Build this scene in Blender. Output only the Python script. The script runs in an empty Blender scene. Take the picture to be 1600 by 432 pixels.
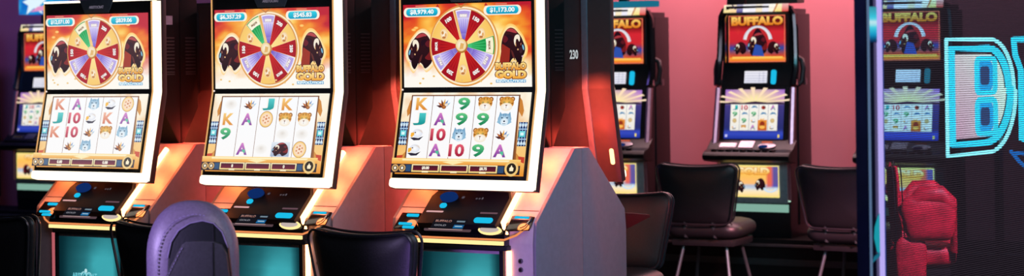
import bpy, bmesh, math, random
from mathutils import Vector, Matrix

random.seed(7)
SC = bpy.context.scene
COL = SC.collection
PI = math.pi
TH = math.radians(30.343)          # both banks of machines stand at this angle to the camera
CT, ST = math.cos(TH), math.sin(TH)
ZK = 1.42                          # height of the crease between the two screens
YC = 0.329                         # depth of half a back-to-back pair

# ------------------------------------------------------------------ materials
def lin(c):
    out = []
    for v in c[:3]:
        v = v / 255.0
        out.append(v / 12.92 if v <= 0.04045 else ((v + 0.055) / 1.055) ** 2.4)
    return out

MATS = {}
def mat(name, rgb, rough=0.5, metal=0.0, spec=0.5, var=0.12, scale=40.0, bump=0.0, coat=0.0):
    """procedural surface: noise varies colour and roughness a little, optional bump"""
    if name in MATS:
        return MATS[name]
    m = bpy.data.materials.new(name); m.use_nodes = True
    nt = m.node_tree; N = nt.nodes; L = nt.links
    b = N['Principled BSDF']
    tc = N.new('ShaderNodeTexCoord')
    nz = N.new('ShaderNodeTexNoise'); nz.inputs['Scale'].default_value = scale; nz.inputs['Detail'].default_value = 3
    L.new(tc.outputs['Object'], nz.inputs['Vector'])
    cr = N.new('ShaderNodeValToRGB')
    c = lin(rgb)
    cr.color_ramp.elements[0].position = 0.3; cr.color_ramp.elements[1].position = 0.7
    cr.color_ramp.elements[0].color = [v * (1 - var) for v in c] + [1]
    cr.color_ramp.elements[1].color = [min(1, v * (1 + var)) for v in c] + [1]
    L.new(nz.outputs['Fac'], cr.inputs['Fac']); L.new(cr.outputs['Color'], b.inputs['Base Color'])
    b.inputs['Roughness'].default_value = rough; b.inputs['Metallic'].default_value = metal
    b.inputs['Specular IOR Level'].default_value = spec
    b.inputs['Coat Weight'].default_value = coat
    if bump:
        bp = N.new('ShaderNodeBump'); bp.inputs['Strength'].default_value = bump; bp.inputs['Distance'].default_value = 0.002
        L.new(nz.outputs['Fac'], bp.inputs['Height']); L.new(bp.outputs['Normal'], b.inputs['Normal'])
    MATS[name] = m
    return m

def glow(name, rgb, strength=1.0):
    if name in MATS:
        return MATS[name]
    m = bpy.data.materials.new(name); m.use_nodes = True
    nt = m.node_tree; nt.nodes.clear()
    e = nt.nodes.new('ShaderNodeEmission'); o = nt.nodes.new('ShaderNodeOutputMaterial')
    e.inputs['Color'].default_value = lin(rgb) + [1]; e.inputs['Strength'].default_value = strength
    nt.links.new(e.outputs[0], o.inputs[0])
    MATS[name] = m
    return m

def screen_mat(name, strength=1.0):
    if name in MATS:
        return MATS[name]
    m = bpy.data.materials.new(name); m.use_nodes = True
    nt = m.node_tree; nt.nodes.clear()
    a = nt.nodes.new('ShaderNodeAttribute'); a.attribute_name = 'Col'
    e = nt.nodes.new('ShaderNodeEmission'); o = nt.nodes.new('ShaderNodeOutputMaterial')
    e.inputs['Strength'].default_value = strength
    nt.links.new(a.outputs['Color'], e.inputs['Color']); nt.links.new(e.outputs[0], o.inputs[0])
    MATS[name] = m
    return m

M_BLACK = mat('black_plastic', (22, 24, 28), 0.35, var=0.2)
M_GLOSS = mat('gloss_black', (12, 12, 16), 0.12, var=0.2, coat=0.3)
M_CONS = mat('console_black', (12, 14, 24), 0.6, spec=.15, var=0.2)
M_TOWER = mat('tower_black', (7, 10, 12), 0.6, spec=.12, var=0.15)
M_CAB = mat('mauve_cabinet', (186, 168, 172), 0.42, var=0.05)
M_SIDE = mat('slate_side', (118, 112, 126), 0.5, var=0.06)
M_PLATE = mat('rear_plate', (44, 42, 44), 0.45, spec=.25, var=0.08)
M_RIB = mat('rear_rib', (70, 80, 92), 0.4, var=0.1)
M_CHROME = mat('chrome', (200, 200, 210), 0.12, metal=1.0, var=0.05)
M_STEEL = mat('dull_steel', (120, 115, 122), 0.35, metal=0.8)
M_PILLAR = mat('pink_reflection_chrome', (205, 150, 165), 0.3, metal=0.85, var=0.08)  # pink reflection is put into the chrome colour
M_LEATHER = mat('black_leather', (24, 26, 30), 0.42, var=0.25, scale=140, bump=0.25)
M_PIPING = mat('chair_piping', (34, 36, 42), 0.3, var=0.1)
M_LEG = mat('chair_leg', (70, 84, 88), 0.35, metal=0.6)
M_VIOLET = mat('violet_leather', (116, 106, 132), 0.42, var=0.12, scale=120, bump=0.2)
M_NAVY = mat('navy_leather', (18, 24, 30), 0.45, var=0.2, scale=120, bump=0.2)
M_THREAD = mat('stitch_thread', (140, 130, 170), 0.6)
M_RED = mat('red_leather', (214, 30, 62), 0.5, var=0.4, scale=14)
M_GREY = mat('grey_face', (150, 160, 165), 0.35, metal=0.3)
M_BAR = glow('orange_neon', (255, 172, 112), 6.0)
M_DIM = glow('dim_pink_neon', (214, 110, 120), .7)
M_FRAME = glow('warm_white_edge', (255, 236, 208), 1.7)
M_FRAMEB = glow('warm_white_lip', (255, 240, 216), 1.6)
M_ORANGE = glow('amber_edge', (238, 178, 112), 0.9)
M_LIP = glow('deck_lip_light', (255, 224, 150), 1.25)
M_LIP2 = glow('deck_lip_amber', (250, 150, 90), 0.9)
M_CYAN = glow('cyan_button', (28, 190, 232), 1.0)
M_BLUE = glow('blue_button', (18, 52, 120), 0.7)
M_PALE = glow('pale_slot', (225, 165, 165), 0.75)
M_SCREEN = screen_mat('screen_art', 1.0)
M_SCREEN3 = screen_mat('screen_art_bright', 12.0)
M_DECAL = screen_mat('decal_art', 0.9)

# ------------------------------------------------------------------ mesh builder
class MB:
    def __init__(self):
        self.bm = bmesh.new()
    def box(self, x0, x1, y0, y1, z0, z1, bev=0.0, M=None):
        b = bmesh.new()
        bmesh.ops.create_cube(b, size=1)
        for v in b.verts:
            v.co = Vector(((x0 + x1) / 2 + v.co.x * (x1 - x0), (y0 + y1) / 2 + v.co.y * (y1 - y0), (z0 + z1) / 2 + v.co.z * (z1 - z0)))
        if bev:
            bmesh.ops.bevel(b, geom=b.edges[:], offset=bev, segments=2, affect='EDGES', profile=0.7)
        return self._join(b, M)
    def _join(self, b, M=None):
        if M is not None:
            bmesh.ops.transform(b, matrix=M, verts=b.verts)
        me = bpy.data.meshes.new('tmp'); b.to_mesh(me); b.free()
        self.bm.from_mesh(me); bpy.data.meshes.remove(me)
        return self
    def prism_x(self, prof, x0, x1, bev=0.0, M=None):
        """profile in (y, z) swept along x"""
        b = bmesh.new()
        A = [b.verts.new((x0, y, z)) for y, z in prof]; B = [b.verts.new((x1, y, z)) for y, z in prof]
        n = len(prof)
        b.faces.new(A); b.faces.new(B[::-1])
        for i in range(n):
            b.faces.new((A[i], B[i], B[(i + 1) % n], A[(i + 1) % n]))
        bmesh.ops.recalc_face_normals(b, faces=b.faces)
        if bev:
            bmesh.ops.bevel(b, geom=b.edges[:], offset=bev, segments=2, affect='EDGES', profile=0.7)
        return self._join(b, M)
    def prism(self, pts, org, ux, uy, n0, n1, bev=0.0):
        """2D outline on the plane (org, ux, uy), thickness from n0 to n1 along its normal"""
        ux, uy, org = Vector(ux), Vector(uy), Vector(org); nn = ux.cross(uy).normalized()
        b = bmesh.new()
        A = [b.verts.new(org + ux * x + uy * y + nn * n0) for x, y in pts]
        B = [b.verts.new(org + ux * x + uy * y + nn * n1) for x, y in pts]
        n = len(pts)
        b.faces.new(A[::-1]); b.faces.new(B)
        for i in range(n):
            b.faces.new((A[i], A[(i + 1) % n], B[(i + 1) % n], B[i]))
        bmesh.ops.recalc_face_normals(b, faces=b.faces)
        if bev:
            bmesh.ops.bevel(b, geom=b.edges[:], offset=bev, segments=2, affect='EDGES', profile=0.7)
        return self._join(b)
    def tube(self, path, r, n=10, closed=False, rs=None):
        b = bmesh.new()
        P = [Vector(p) for p in path]; rings = []
        m = len(P)
        ref = None
        for i in range(m):
            if closed:
                t = (P[(i + 1) % m] - P[i - 1])
            else:
                t = P[min(i + 1, m - 1)] - P[max(i - 1, 0)]
            t.normalize()
            if ref is None:
                ref = Vector((0, 0, 1)) if abs(t.z) < 0.9 else Vector((1, 0, 0))
            u = (ref - t * ref.dot(t)); u.normalize(); ref = u
            w = t.cross(u)
            rr = rs[i] if rs else r
            rings.append([b.verts.new(P[i] + (u * math.cos(2 * PI * k / n) + w * math.sin(2 * PI * k / n)) * rr) for k in range(n)])
        for i in range(m if closed else m - 1):
            A, B = rings[i], rings[(i + 1) % m]
            for k in range(n):
                b.faces.new((A[k], A[(k + 1) % n], B[(k + 1) % n], B[k]))
        if not closed:
            b.faces.new(rings[0][::-1]); b.faces.new(rings[-1])
        bmesh.ops.recalc_face_normals(b, faces=b.faces)
        return self._join(b)
    def lathe(self, prof, c, n=32):
        """profile (r, z) about a vertical axis at c"""
        b = bmesh.new(); rings = []
        for r, z in prof:
            rings.append([b.verts.new((c[0] + r * math.cos(2 * PI * k / n), c[1] + r * math.sin(2 * PI * k / n), c[2] + z)) for k in range(n)])
        for A, B in zip(rings, rings[1:]):
            for k in range(n):
                b.faces.new((A[k], A[(k + 1) % n], B[(k + 1) % n], B[k]))
        b.faces.new(rings[0][::-1]); b.faces.new(rings[-1])
        bmesh.ops.recalc_face_normals(b, faces=b.faces)
        return self._join(b)
    def pad(self, outline, org, ux, uy, thick, curve=0.0, power=3.0, rings=(1, .985, .95, .86, .7, .45, .2), lean=None):
        """puffed cushion: star-shaped outline about (0,0) on a plane; both faces bulge; curve bends it along its normal"""
        ux, uy, org = Vector(ux), Vector(uy), Vector(org); nn = ux.cross(uy).normalized()
        b = bmesh.new()
        def P(x, y, h):
            return org + ux * x + uy * y + nn * (h + curve * x * x)
        n = len(outline)
        for sgn in (1, -1):
            prev = None
            for r in rings:
                h = sgn * thick / 2 * (1 - r ** power) ** (1 / 2.2)
                ring = [b.verts.new(P(x * r, y * r, h)) for x, y in outline]
                if prev:
                    for k in range(n):
                        b.faces.new((prev[k], prev[(k + 1) % n], ring[(k + 1) % n], ring[k]))
                prev = ring
            c = b.verts.new(P(0, 0, sgn * thick / 2))
            for k in range(n):
                b.faces.new((prev[k], prev[(k + 1) % n], c))
        bmesh.ops.remove_doubles(b, verts=b.verts, dist=1e-5)
        bmesh.ops.recalc_face_normals(b, faces=b.faces)
        return self._join(b)
    def build(self, name, material, parent=None, smooth=40):
        me = bpy.data.meshes.new(name)
        self.bm.to_mesh(me); self.bm.free()
        me.materials.append(material)
        if smooth:
            for p in me.polygons:
                p.use_smooth = True
            me.set_sharp_from_angle(angle=math.radians(smooth))
        o = bpy.data.objects.new(name, me); COL.objects.link(o)
        if parent:
            o.parent = parent
        return o

def thing(name, label, cat, loc=(0, 0, 0), rz=0.0, group=None):
    o = bpy.data.objects.new(name, None); COL.objects.link(o)
    o.empty_display_size = 0.1
    o.location = loc; o.rotation_euler = (0, 0, rz)
    o['label'] = label; o['category'] = cat
    if group:
        o['group'] = group
    return o
def tag(o, label, cat, group=None):
    o['label'] = label; o['category'] = cat
    if group:
        o['group'] = group
    return o
def struct(o):
    o['kind'] = 'structure'
    return o
def dup_part(o, parent):
    c = o.copy(); COL.objects.link(c); c.parent = parent
    for ch in list(o.children):
        g = ch.copy(); COL.objects.link(g); g.parent = c
    return c
def dup(root, label, loc, rz, group=None, skip=()):
    r = root.copy(); COL.objects.link(r); r.location = loc; r.rotation_euler = (0, 0, rz); r['label'] = label
    if group:
        r['group'] = group
    for ch in list(root.children):
        if ch.name.split('.')[0] in skip:
            continue
        dup_part(ch, r)
    return r

# ------------------------------------------------------------------ flat artwork
def vnoise(x, y, seed=0):
    def h(i, j):
        n = (i * 374761393 + j * 668265263 + seed * 1442695041) & 0xffffffff
        n = ((n ^ (n >> 13)) * 1274126177) & 0xffffffff
        return ((n ^ (n >> 16)) & 0xffff) / 65535.0
    i, j = math.floor(x), math.floor(y); fx, fy = x - i, y - j
    fx = fx * fx * (3 - 2 * fx); fy = fy * fy * (3 - 2 * fy)
    a = h(i, j) * (1 - fx) + h(i + 1, j) * fx; b = h(i, j + 1) * (1 - fx) + h(i + 1, j + 1) * fx
    return a * (1 - fy) + b * fy
def fbm(x, y, seed=0):
    return vnoise(x, y, seed) * .5 + vnoise(2.1 * x, 2.1 * y, seed + 1) * .3 + vnoise(4.3 * x, 4.3 * y, seed + 2) * .2
def mix(a, b, t):
    t = max(0.0, min(1.0, t))
    return tuple(a[i] * (1 - t) + b[i] * t for i in range(3))
def ramp(t, stops):
    if t <= stops[0][0]:
        return stops[0][1]
    for (a, ca), (b, cb) in zip(stops, stops[1:]):
        if t <= b:
            return mix(ca, cb, (t - a) / (b - a))
    return stops[-1][1]

_TXT = {}
def text_mesh(s, bold=0.02):
    key = (s, bold)
    if key in _TXT:
        return _TXT[key]
    cu = bpy.data.curves.new('txt', 'FONT'); cu.body = s; cu.align_x = 'CENTER'; cu.size = 1.0; cu.offset = bold
    cu.resolution_u = 3; cu.fill_mode = 'FRONT'
    o = bpy.data.objects.new('txt', cu); COL.objects.link(o)
    bpy.context.view_layer.update()
    dg = bpy.context.evaluated_depsgraph_get()
    me = bpy.data.meshes.new_from_object(o.evaluated_get(dg))
    V = [(v.co.x, v.co.y) for v in me.vertices]; F = [tuple(p.vertices) for p in me.polygons]
    bpy.data.objects.remove(o); bpy.data.curves.remove(cu); bpy.data.meshes.remove(me)
    xs = [v[0] for v in V] or [0]; ys = [v[1] for v in V] or [0]
    cx, cy = (min(xs) + max(xs)) / 2, (min(ys) + max(ys)) / 2
    w, h = max(xs) - min(xs), max(ys) - min(ys)
    V = [(x - cx, y - cy) for x, y in V]
    _TXT[key] = (V, F, w, h)
    return _TXT[key]

class Art:
    """flat coloured artwork in metres (x right, y up); every shape sits on a layer a hair above the last"""
    STEP = 0.00018
    def __init__(self, w, h, pale=0.0, pale_col=(255, 255, 255)):
        self.w, self.h = w, h; self.V, self.F, self.C = [], [], []
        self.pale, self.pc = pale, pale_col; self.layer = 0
    def add(self, vs, fs, cols, layer=None):
        self.layer += 1
        z = (self.layer if layer is None else layer) * self.STEP
        b = len(self.V)
        self.V += [(x, y, z) for x, y in vs]
        for f in fs:
            self.F.append(tuple(b + i for i in f))
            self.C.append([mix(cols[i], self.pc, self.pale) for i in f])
    def poly(self, pts, col, layer=None):
        cols = [col(x, y) if callable(col) else col for x, y in pts]
        self.add(pts, [tuple(range(len(pts)))], cols, layer)
    def rect(self, x0, y0, x1, y1, col, col2=None, layer=None):
        c2 = col2 or col
        self.add([(x0, y0), (x1, y0), (x1, y1), (x0, y1)], [(0, 1, 2, 3)], [col, col, c2, c2], layer)
    def rrect(self, x0, y0, x1, y1, r, col, layer=None):
        self.poly(rounded(x0, y0, x1, y1, r, 5), col, layer)
    def ell(self, cx, cy, rx, ry, col, col2=None, n=28, rot=0.0, layer=None):
        c2 = col2 or col
        cr, sr = math.cos(rot), math.sin(rot)
        pts = [(cx, cy)]
        for k in range(n):
            a = 2 * PI * k / n; x, y = rx * math.cos(a), ry * math.sin(a)
            pts.append((cx + x * cr - y * sr, cy + x * sr + y * cr))
        self.add(pts, [(0, 1 + k, 1 + (k + 1) % n) for k in range(n)], [col] + [c2] * n, layer)
    def ring(self, cx, cy, r0, r1, c0, c1, n=48, a0=0.0, a1=2 * PI, sx=1.0, sy=1.0, layer=None):
        pts, cols = [], []
        for k in range(n + 1):
            a = a0 + (a1 - a0) * k / n
            pts += [(cx + sx * r0 * math.cos(a), cy + sy * r0 * math.sin(a)), (cx + sx * r1 * math.cos(a), cy + sy * r1 * math.sin(a))]
            cols += [c0, c1]
        self.add(pts, [(2 * k, 2 * k + 1, 2 * k + 3, 2 * k + 2) for k in range(n)], cols, layer)
    def grid(self, x0, y0, x1, y1, nx, ny, f, layer=None):
        pts = [(x0 + (x1 - x0) * i / nx, y0 + (y1 - y0) * j / ny) for j in range(ny + 1) for i in range(nx + 1)]
        cols = [f(x, y) for x, y in pts]
        fs = [(j * (nx + 1) + i, j * (nx + 1) + i + 1, (j + 1) * (nx + 1) + i + 1, (j + 1) * (nx + 1) + i) for j in range(ny) for i in range(nx)]
        self.add(pts, fs, cols, layer)
    def text(self, s, cx, cy, h, col, col2=None, rot=0.0, bold=0.02, width=None, outline=None, ow=0.05):
        if outline:
            self._text(s, cx, cy, h, outline, outline, rot, bold + ow, width)
        self._text(s, cx, cy, h, col, col2 or col, rot, bold, width)
    def _text(self, s, cx, cy, h, col, col2, rot, bold, width):
        _, _, w0, h0 = text_mesh(s, 0.02)
        V, F, _, _ = text_mesh(s, bold)
        if not V:
            return
        sy = h / h0; sx = (width / w0) if width else sy
        cr, sr = math.cos(rot), math.sin(rot)
        pts = [(cx + x * sx * cr - y * sy * sr, cy + x * sx * sr + y * sy * cr) for x, y in V]
        cols = [mix(col2, col, (y * sy / h + .5)) for x, y in V]
        self.add(pts, F, cols)
    def build(self, name, material, parent, org, ux, uy):
        ux, uy, org = Vector(ux).normalized(), Vector(uy).normalized(), Vector(org); nn = ux.cross(uy).normalized()
        me = bpy.data.meshes.new(name)
        me.from_pydata([org + ux * x + uy * y + nn * z for x, y, z in self.V], [], self.F)
        ca = me.color_attributes.new('Col', 'FLOAT_COLOR', 'CORNER')
        i = 0
        for p, cs in zip(me.polygons, self.C):
            for k in range(len(cs)):
                ca.data[p.loop_start + k].color = lin(cs[k]) + [1.0]
        me.materials.append(material)
        o = bpy.data.objects.new(name, me); COL.objects.link(o); o.parent = parent
        return o

def rounded(x0, y0, x1, y1, r, n=5):
    pts = []
    for cx, cy, a0 in ((x1 - r, y0 + r, -PI / 2), (x1 - r, y1 - r, 0), (x0 + r, y1 - r, PI / 2), (x0 + r, y0 + r, PI)):
        for k in range(n + 1):
            a = a0 + PI / 2 * k / n
            pts.append((cx + r * math.cos(a), cy + r * math.sin(a)))
    return pts

# ---- drawings used on the screens
BUF = [(.08, .60), (.0, .46), (.05, .30), (.13, .25), (.16, .10), (.27, .0), (.36, .10), (.44, .22), (.58, .16), (.66, .02), (.80, .08),
       (.98, .22), (1.0, .48), (.95, .70), (.84, .88), (.66, 1.0), (.46, .98), (.30, .86), (.16, .74)]
def smooth_poly(pts, it=2):
    for _ in range(it):
        out = []
        for i, p in enumerate(pts):
            q = pts[(i + 1) % len(pts)]
            out += [(p[0] * .75 + q[0] * .25, p[1] * .75 + q[1] * .25), (p[0] * .25 + q[0] * .75, p[1] * .25 + q[1] * .75)]
        pts = out
    return pts
def bison(a, x0, y0, w, h, flip=False, halo=None, red=True):
    X = (lambda u: x0 + (1 - u) * w) if flip else (lambda u: x0 + u * w)
    Y = lambda v: y0 + v * h
    P = lambda pts: [(X(u), Y(v)) for u, v in (smooth_poly(pts)[::-1] if flip else smooth_poly(pts))]
    cx, cy = .5, .5
    if halo:
        for sc, c_ in ((1.22, mix(halo, (255, 196, 100), .55)), (1.15, mix(halo, (255, 214, 140), .3)), (1.09, mix(halo, (255, 255, 255), .3))):
            a.poly(P([(cx + (u - cx) * sc, cy + (v - cy) * sc) for u, v in BUF]), c_)
    a.poly(P(BUF), lambda x, y: mix((24, 10, 18), (58, 20, 26), (y - y0) / h))
    if red:
        a.poly(P([(.62, .30), (.98, .24), (1.0, .46), (.93, .60), (.84, .44)]), (116, 26, 30))
        a.poly(P([(.50, .78), (.56, .60), (.66, .70), (.78, .52), (.84, .70), (.74, .84)]), (36, 14, 26))
        a.poly(P([(.30, .84), (.46, .96), (.66, .98), (.80, .90), (.66, .90), (.48, .86)]), (176, 60, 66))
        a.poly(P([(.66, .70), (.86, .82), (.94, .66), (.82, .58)]), (96, 24, 34))
    a.poly(P([(.40, .10), (.48, .34), (.60, .44), (.56, .30), (.50, .20)]), (88, 34, 34))
    a.poly(P([(.10, .36), (.16, .50), (.26, .44), (.22, .30)]), (60, 30, 40))
    a.poly(P([(.04, .44), (.10, .56), (.14, .52), (.08, .38)]), (120, 190, 225))
    # horn
    a.poly(P([(.24, .60), (.20, .72), (.26, .82), (.40, .80), (.47, .68), (.44, .54), (.36, .50), (.39, .62), (.36, .70), (.30, .70)]), (248, 236, 214))
    a.poly(P([(.36, .50), (.39, .62), (.41, .60), (.40, .50)]), (214, 150, 90))
    a.ell(X(.30), Y(.42), .03 * w, .022 * h, (225, 170, 120))
    a.ell(X(.12), Y(.24), .035 * w, .02 * h, (205, 160, 190))
    a.poly(P([(.14, .60), (.20, .58), (.18, .50)]), (170, 100, 80))

def puma(a, cx, cy, s):
    a.ell(cx - .36 * s, cy + .26 * s, .16 * s, .15 * s, (150, 84, 28)); a.ell(cx + .36 * s, cy + .26 * s, .16 * s, .15 * s, (150, 84, 28))
    a.ell(cx - .36 * s, cy + .26 * s, .08 * s, .08 * s, (250, 190, 120)); a.ell(cx + .36 * s, cy + .26 * s, .08 * s, .08 * s, (250, 190, 120))
    a.ell(cx, cy + .04 * s, .48 * s, .38 * s, (250, 200, 96), (206, 128, 40))
    a.ell(cx, cy - .2 * s, .4 * s, .24 * s, (255, 255, 255), (246, 230, 205))
    for q in (-1, 1):
        a.poly([(cx + q * .08 * s, cy + .3 * s), (cx + q * .13 * s, cy + .38 * s), (cx + q * .12 * s, cy + .18 * s)][::q], (90, 50, 20))
        a.poly([(cx + q * .28 * s, cy + .02 * s), (cx + q * .44 * s, cy + .06 * s), (cx + q * .42 * s, cy - .06 * s)][::q], (140, 80, 30))
        a.ell(cx + q * .17 * s, cy + .07 * s, .07 * s, .045 * s, (60, 34, 14)); a.ell(cx + q * .17 * s, cy + .07 * s, .03 * s, .03 * s, (240, 230, 120))
    a.poly([(cx - .08 * s, cy - .08 * s), (cx, cy - .17 * s), (cx + .08 * s, cy - .08 * s)], (120, 60, 50))
    a.rect(cx - .012 * s, cy - .28 * s, cx + .012 * s, cy - .17 * s, (90, 60, 50))

def wolf(a, cx, cy, s):
    for q in (-1, 1):
        a.poly([(cx + q * .14 * s, cy + .22 * s), (cx + q * .34 * s, cy + .46 * s), (cx + q * .42 * s, cy + .12 * s)][::-q], (110, 160, 195))
    a.ell(cx, cy, .46 * s, .36 * s, (205, 230, 246), (112, 164, 200))
    a.ell(cx, cy - .16 * s, .26 * s, .24 * s, (250, 252, 255), (205, 228, 242))
    for q in (-1, 1):
        a.poly([(cx + q * .42 * s, cy - .02 * s), (cx + q * .5 * s, cy - .18 * s), (cx + q * .28 * s, cy - .3 * s), (cx + q * .3 * s, cy - .1 * s)][::-q], (140, 186, 214))
        a.poly([(cx + q * .06 * s, cy + .1 * s), (cx + q * .26 * s, cy + .13 * s), (cx + q * .2 * s, cy + .03 * s)][::-q], (40, 70, 100))
        a.poly([(cx + q * .03 * s, cy + .3 * s), (cx + q * .12 * s, cy + .3 * s), (cx + q * .05 * s, cy + .12 * s)][::-q], (90, 140, 180))
    a.ell(cx, cy - .12 * s, .07 * s, .05 * s, (40, 56, 76))
    a.rect(cx - .1 * s, cy - .29 * s, cx + .1 * s, cy - .25 * s, (90, 130, 160))

def eagle(a, cx, cy, s):
    a.poly([(cx - .48 * s, cy - .2 * s), (cx - .2 * s, cy - .36 * s), (cx + .2 * s, cy - .34 * s), (cx + .46 * s, cy - .1 * s), (cx + .1 * s, cy - .22 * s), (cx - .2 * s, cy - .18 * s)], (38, 34, 52))
    a.ell(cx + .02 * s, cy + .08 * s, .36 * s, .26 * s, (255, 255, 255), (222, 226, 238))
    a.poly([(cx - .44 * s, cy + .1 * s), (cx - .46 * s, cy - .1 * s), (cx - .36 * s, cy - .18 * s), (cx - .2 * s, cy - .02 * s), (cx - .22 * s, cy + .14 * s)], (246, 176, 52))
    a.ell(cx - .14 * s, cy + .12 * s, .05 * s, .04 * s, (70, 50, 40))
    a.poly([(cx - .06 * s, cy + .3 * s), (cx + .3 * s, cy + .26 * s), (cx + .42 * s, cy + .06 * s), (cx + .22 * s, cy + .18 * s)], (226, 214, 206))

def feathers(a, cx, cy, s):
    for k, (an, c) in enumerate(((2.5, (188, 96, 40)), (2.0, (110, 50, 30)), (1.5, (236, 170, 70)), (1.05, (90, 130, 190)), (.6, (150, 190, 220)), (2.9, (80, 40, 40)))):
        L = .46 * s
        dx, dy = math.cos(an), math.sin(an)
        bx, by = cx + .08 * s, cy - .24 * s
        px, py = -dy * .085 * s, dx * .085 * s
        a.poly([(bx, by), (bx + dx * L * .6 - px, by + dy * L * .6 - py), (bx + dx * L * 1.25, by + dy * L * 1.25), (bx + dx * L * .6 + px, by + dy * L * .6 + py)], c)
    a.ell(cx + .1 * s, cy - .2 * s, .16 * s, .13 * s, (214, 130, 60), (120, 56, 30))
    a.ell(cx + .26 * s, cy - .06 * s, .12 * s, .09 * s, (244, 224, 200))

def coin(a, cx, cy, s):
    a.ell(cx, cy, .56 * s, .56 * s, (216, 140, 60), (150, 84, 40))
    a.ring(cx, cy, .42 * s, .53 * s, (255, 226, 140), (240, 180, 90))
    a.ell(cx, cy, .43 * s, .43 * s, (255, 226, 200), (250, 214, 176))
    for k in range(6):
        an = PI * k / 3 + .4
        a.ell(cx + .24 * s * math.cos(an), cy + .24 * s * math.sin(an), .07 * s, .06 * s, (214, 130, 80))
    a.ell(cx + .02 * s, cy + .02 * s, .09 * s, .07 * s, (200, 110, 70))

LET = {'9': ((96, 200, 130), (14, 120, 76)), 'J': ((70, 200, 200), (14, 140, 140)), 'A': ((210, 120, 200), (120, 50, 150)), 'K': ((250, 200, 110), (220, 130, 40)),
       '10': ((230, 90, 110), (160, 20, 50)), 'k': ((244, 170, 140), (206, 96, 70))}
def symbol(a, s, cx, cy, w, h):
    z = min(w, h)
    if s in LET:
        c1, c2 = LET[s]
        a.text(s.upper(), cx, cy, h * .80, c1, c2, bold=.035, width=w * (.74 if s == '10' else .56), outline=(252, 246, 240), ow=.05)
        if s == 'A':
            a.poly([(cx - .02 * z, cy - .08 * z), (cx + .26 * z, cy - .02 * z), (cx + .3 * z, cy - .3 * z), (cx + .1 * z, cy - .22 * z)], (80, 190, 150))
    elif s == 'p': puma(a, cx, cy, z * 1.12)
    elif s == 'w': wolf(a, cx, cy, z * 1.1)
    elif s == 'e': eagle(a, cx, cy, z * 1.1)
    elif s == 'f': feathers(a, cx, cy, z * 1.05)
    elif s == 'c': coin(a, cx, cy, z * 1.02)
    elif s == 'b':
        a.rect(cx - w * .5, cy - h * .5, cx + w * .5, cy + h * .5, (150, 170, 200), (225, 235, 245))
        bison(a, cx - .46 * w, cy - .5 * h, .9 * w, .98 * h)
    elif s == 'g':
        a.ell(cx, cy, .34 * w, .36 * h, (232, 226, 220), (250, 248, 246))
        a.ell(cx, cy + .05 * h, .16 * w, .18 * h, (222, 214, 206), (240, 236, 232))

SCR_W, SCR_H = 0.598, 0.3350
def fire(seed):
    def f(x, y):
        u, v = x / SCR_W, y / SCR_H
        n = fbm(u * 5, v * 5, seed); n2 = fbm(u * 9 + 3, v * 6, seed + 9)
        d = math.hypot((u - .49) * 1.25, v - .52)
        heat = 1.22 - d * 1.30 + (n - .5) * 1.0
        heat -= .55 * max(0, v - .5) * (1 + 1.4 * abs(u - .5))
        c = ramp(heat, [(.0, (186, 26, 44)), (.22, (226, 72, 36)), (.42, (244, 140, 42)), (.62, (255, 200, 84)), (.85, (255, 236, 170)), (1.1, (255, 250, 230))])
        w = max(0, min(1, (.42 - v + (n2 - .5) * .30) / .26))
        return mix(c, (255, 250, 240), w)
    return f

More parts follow.
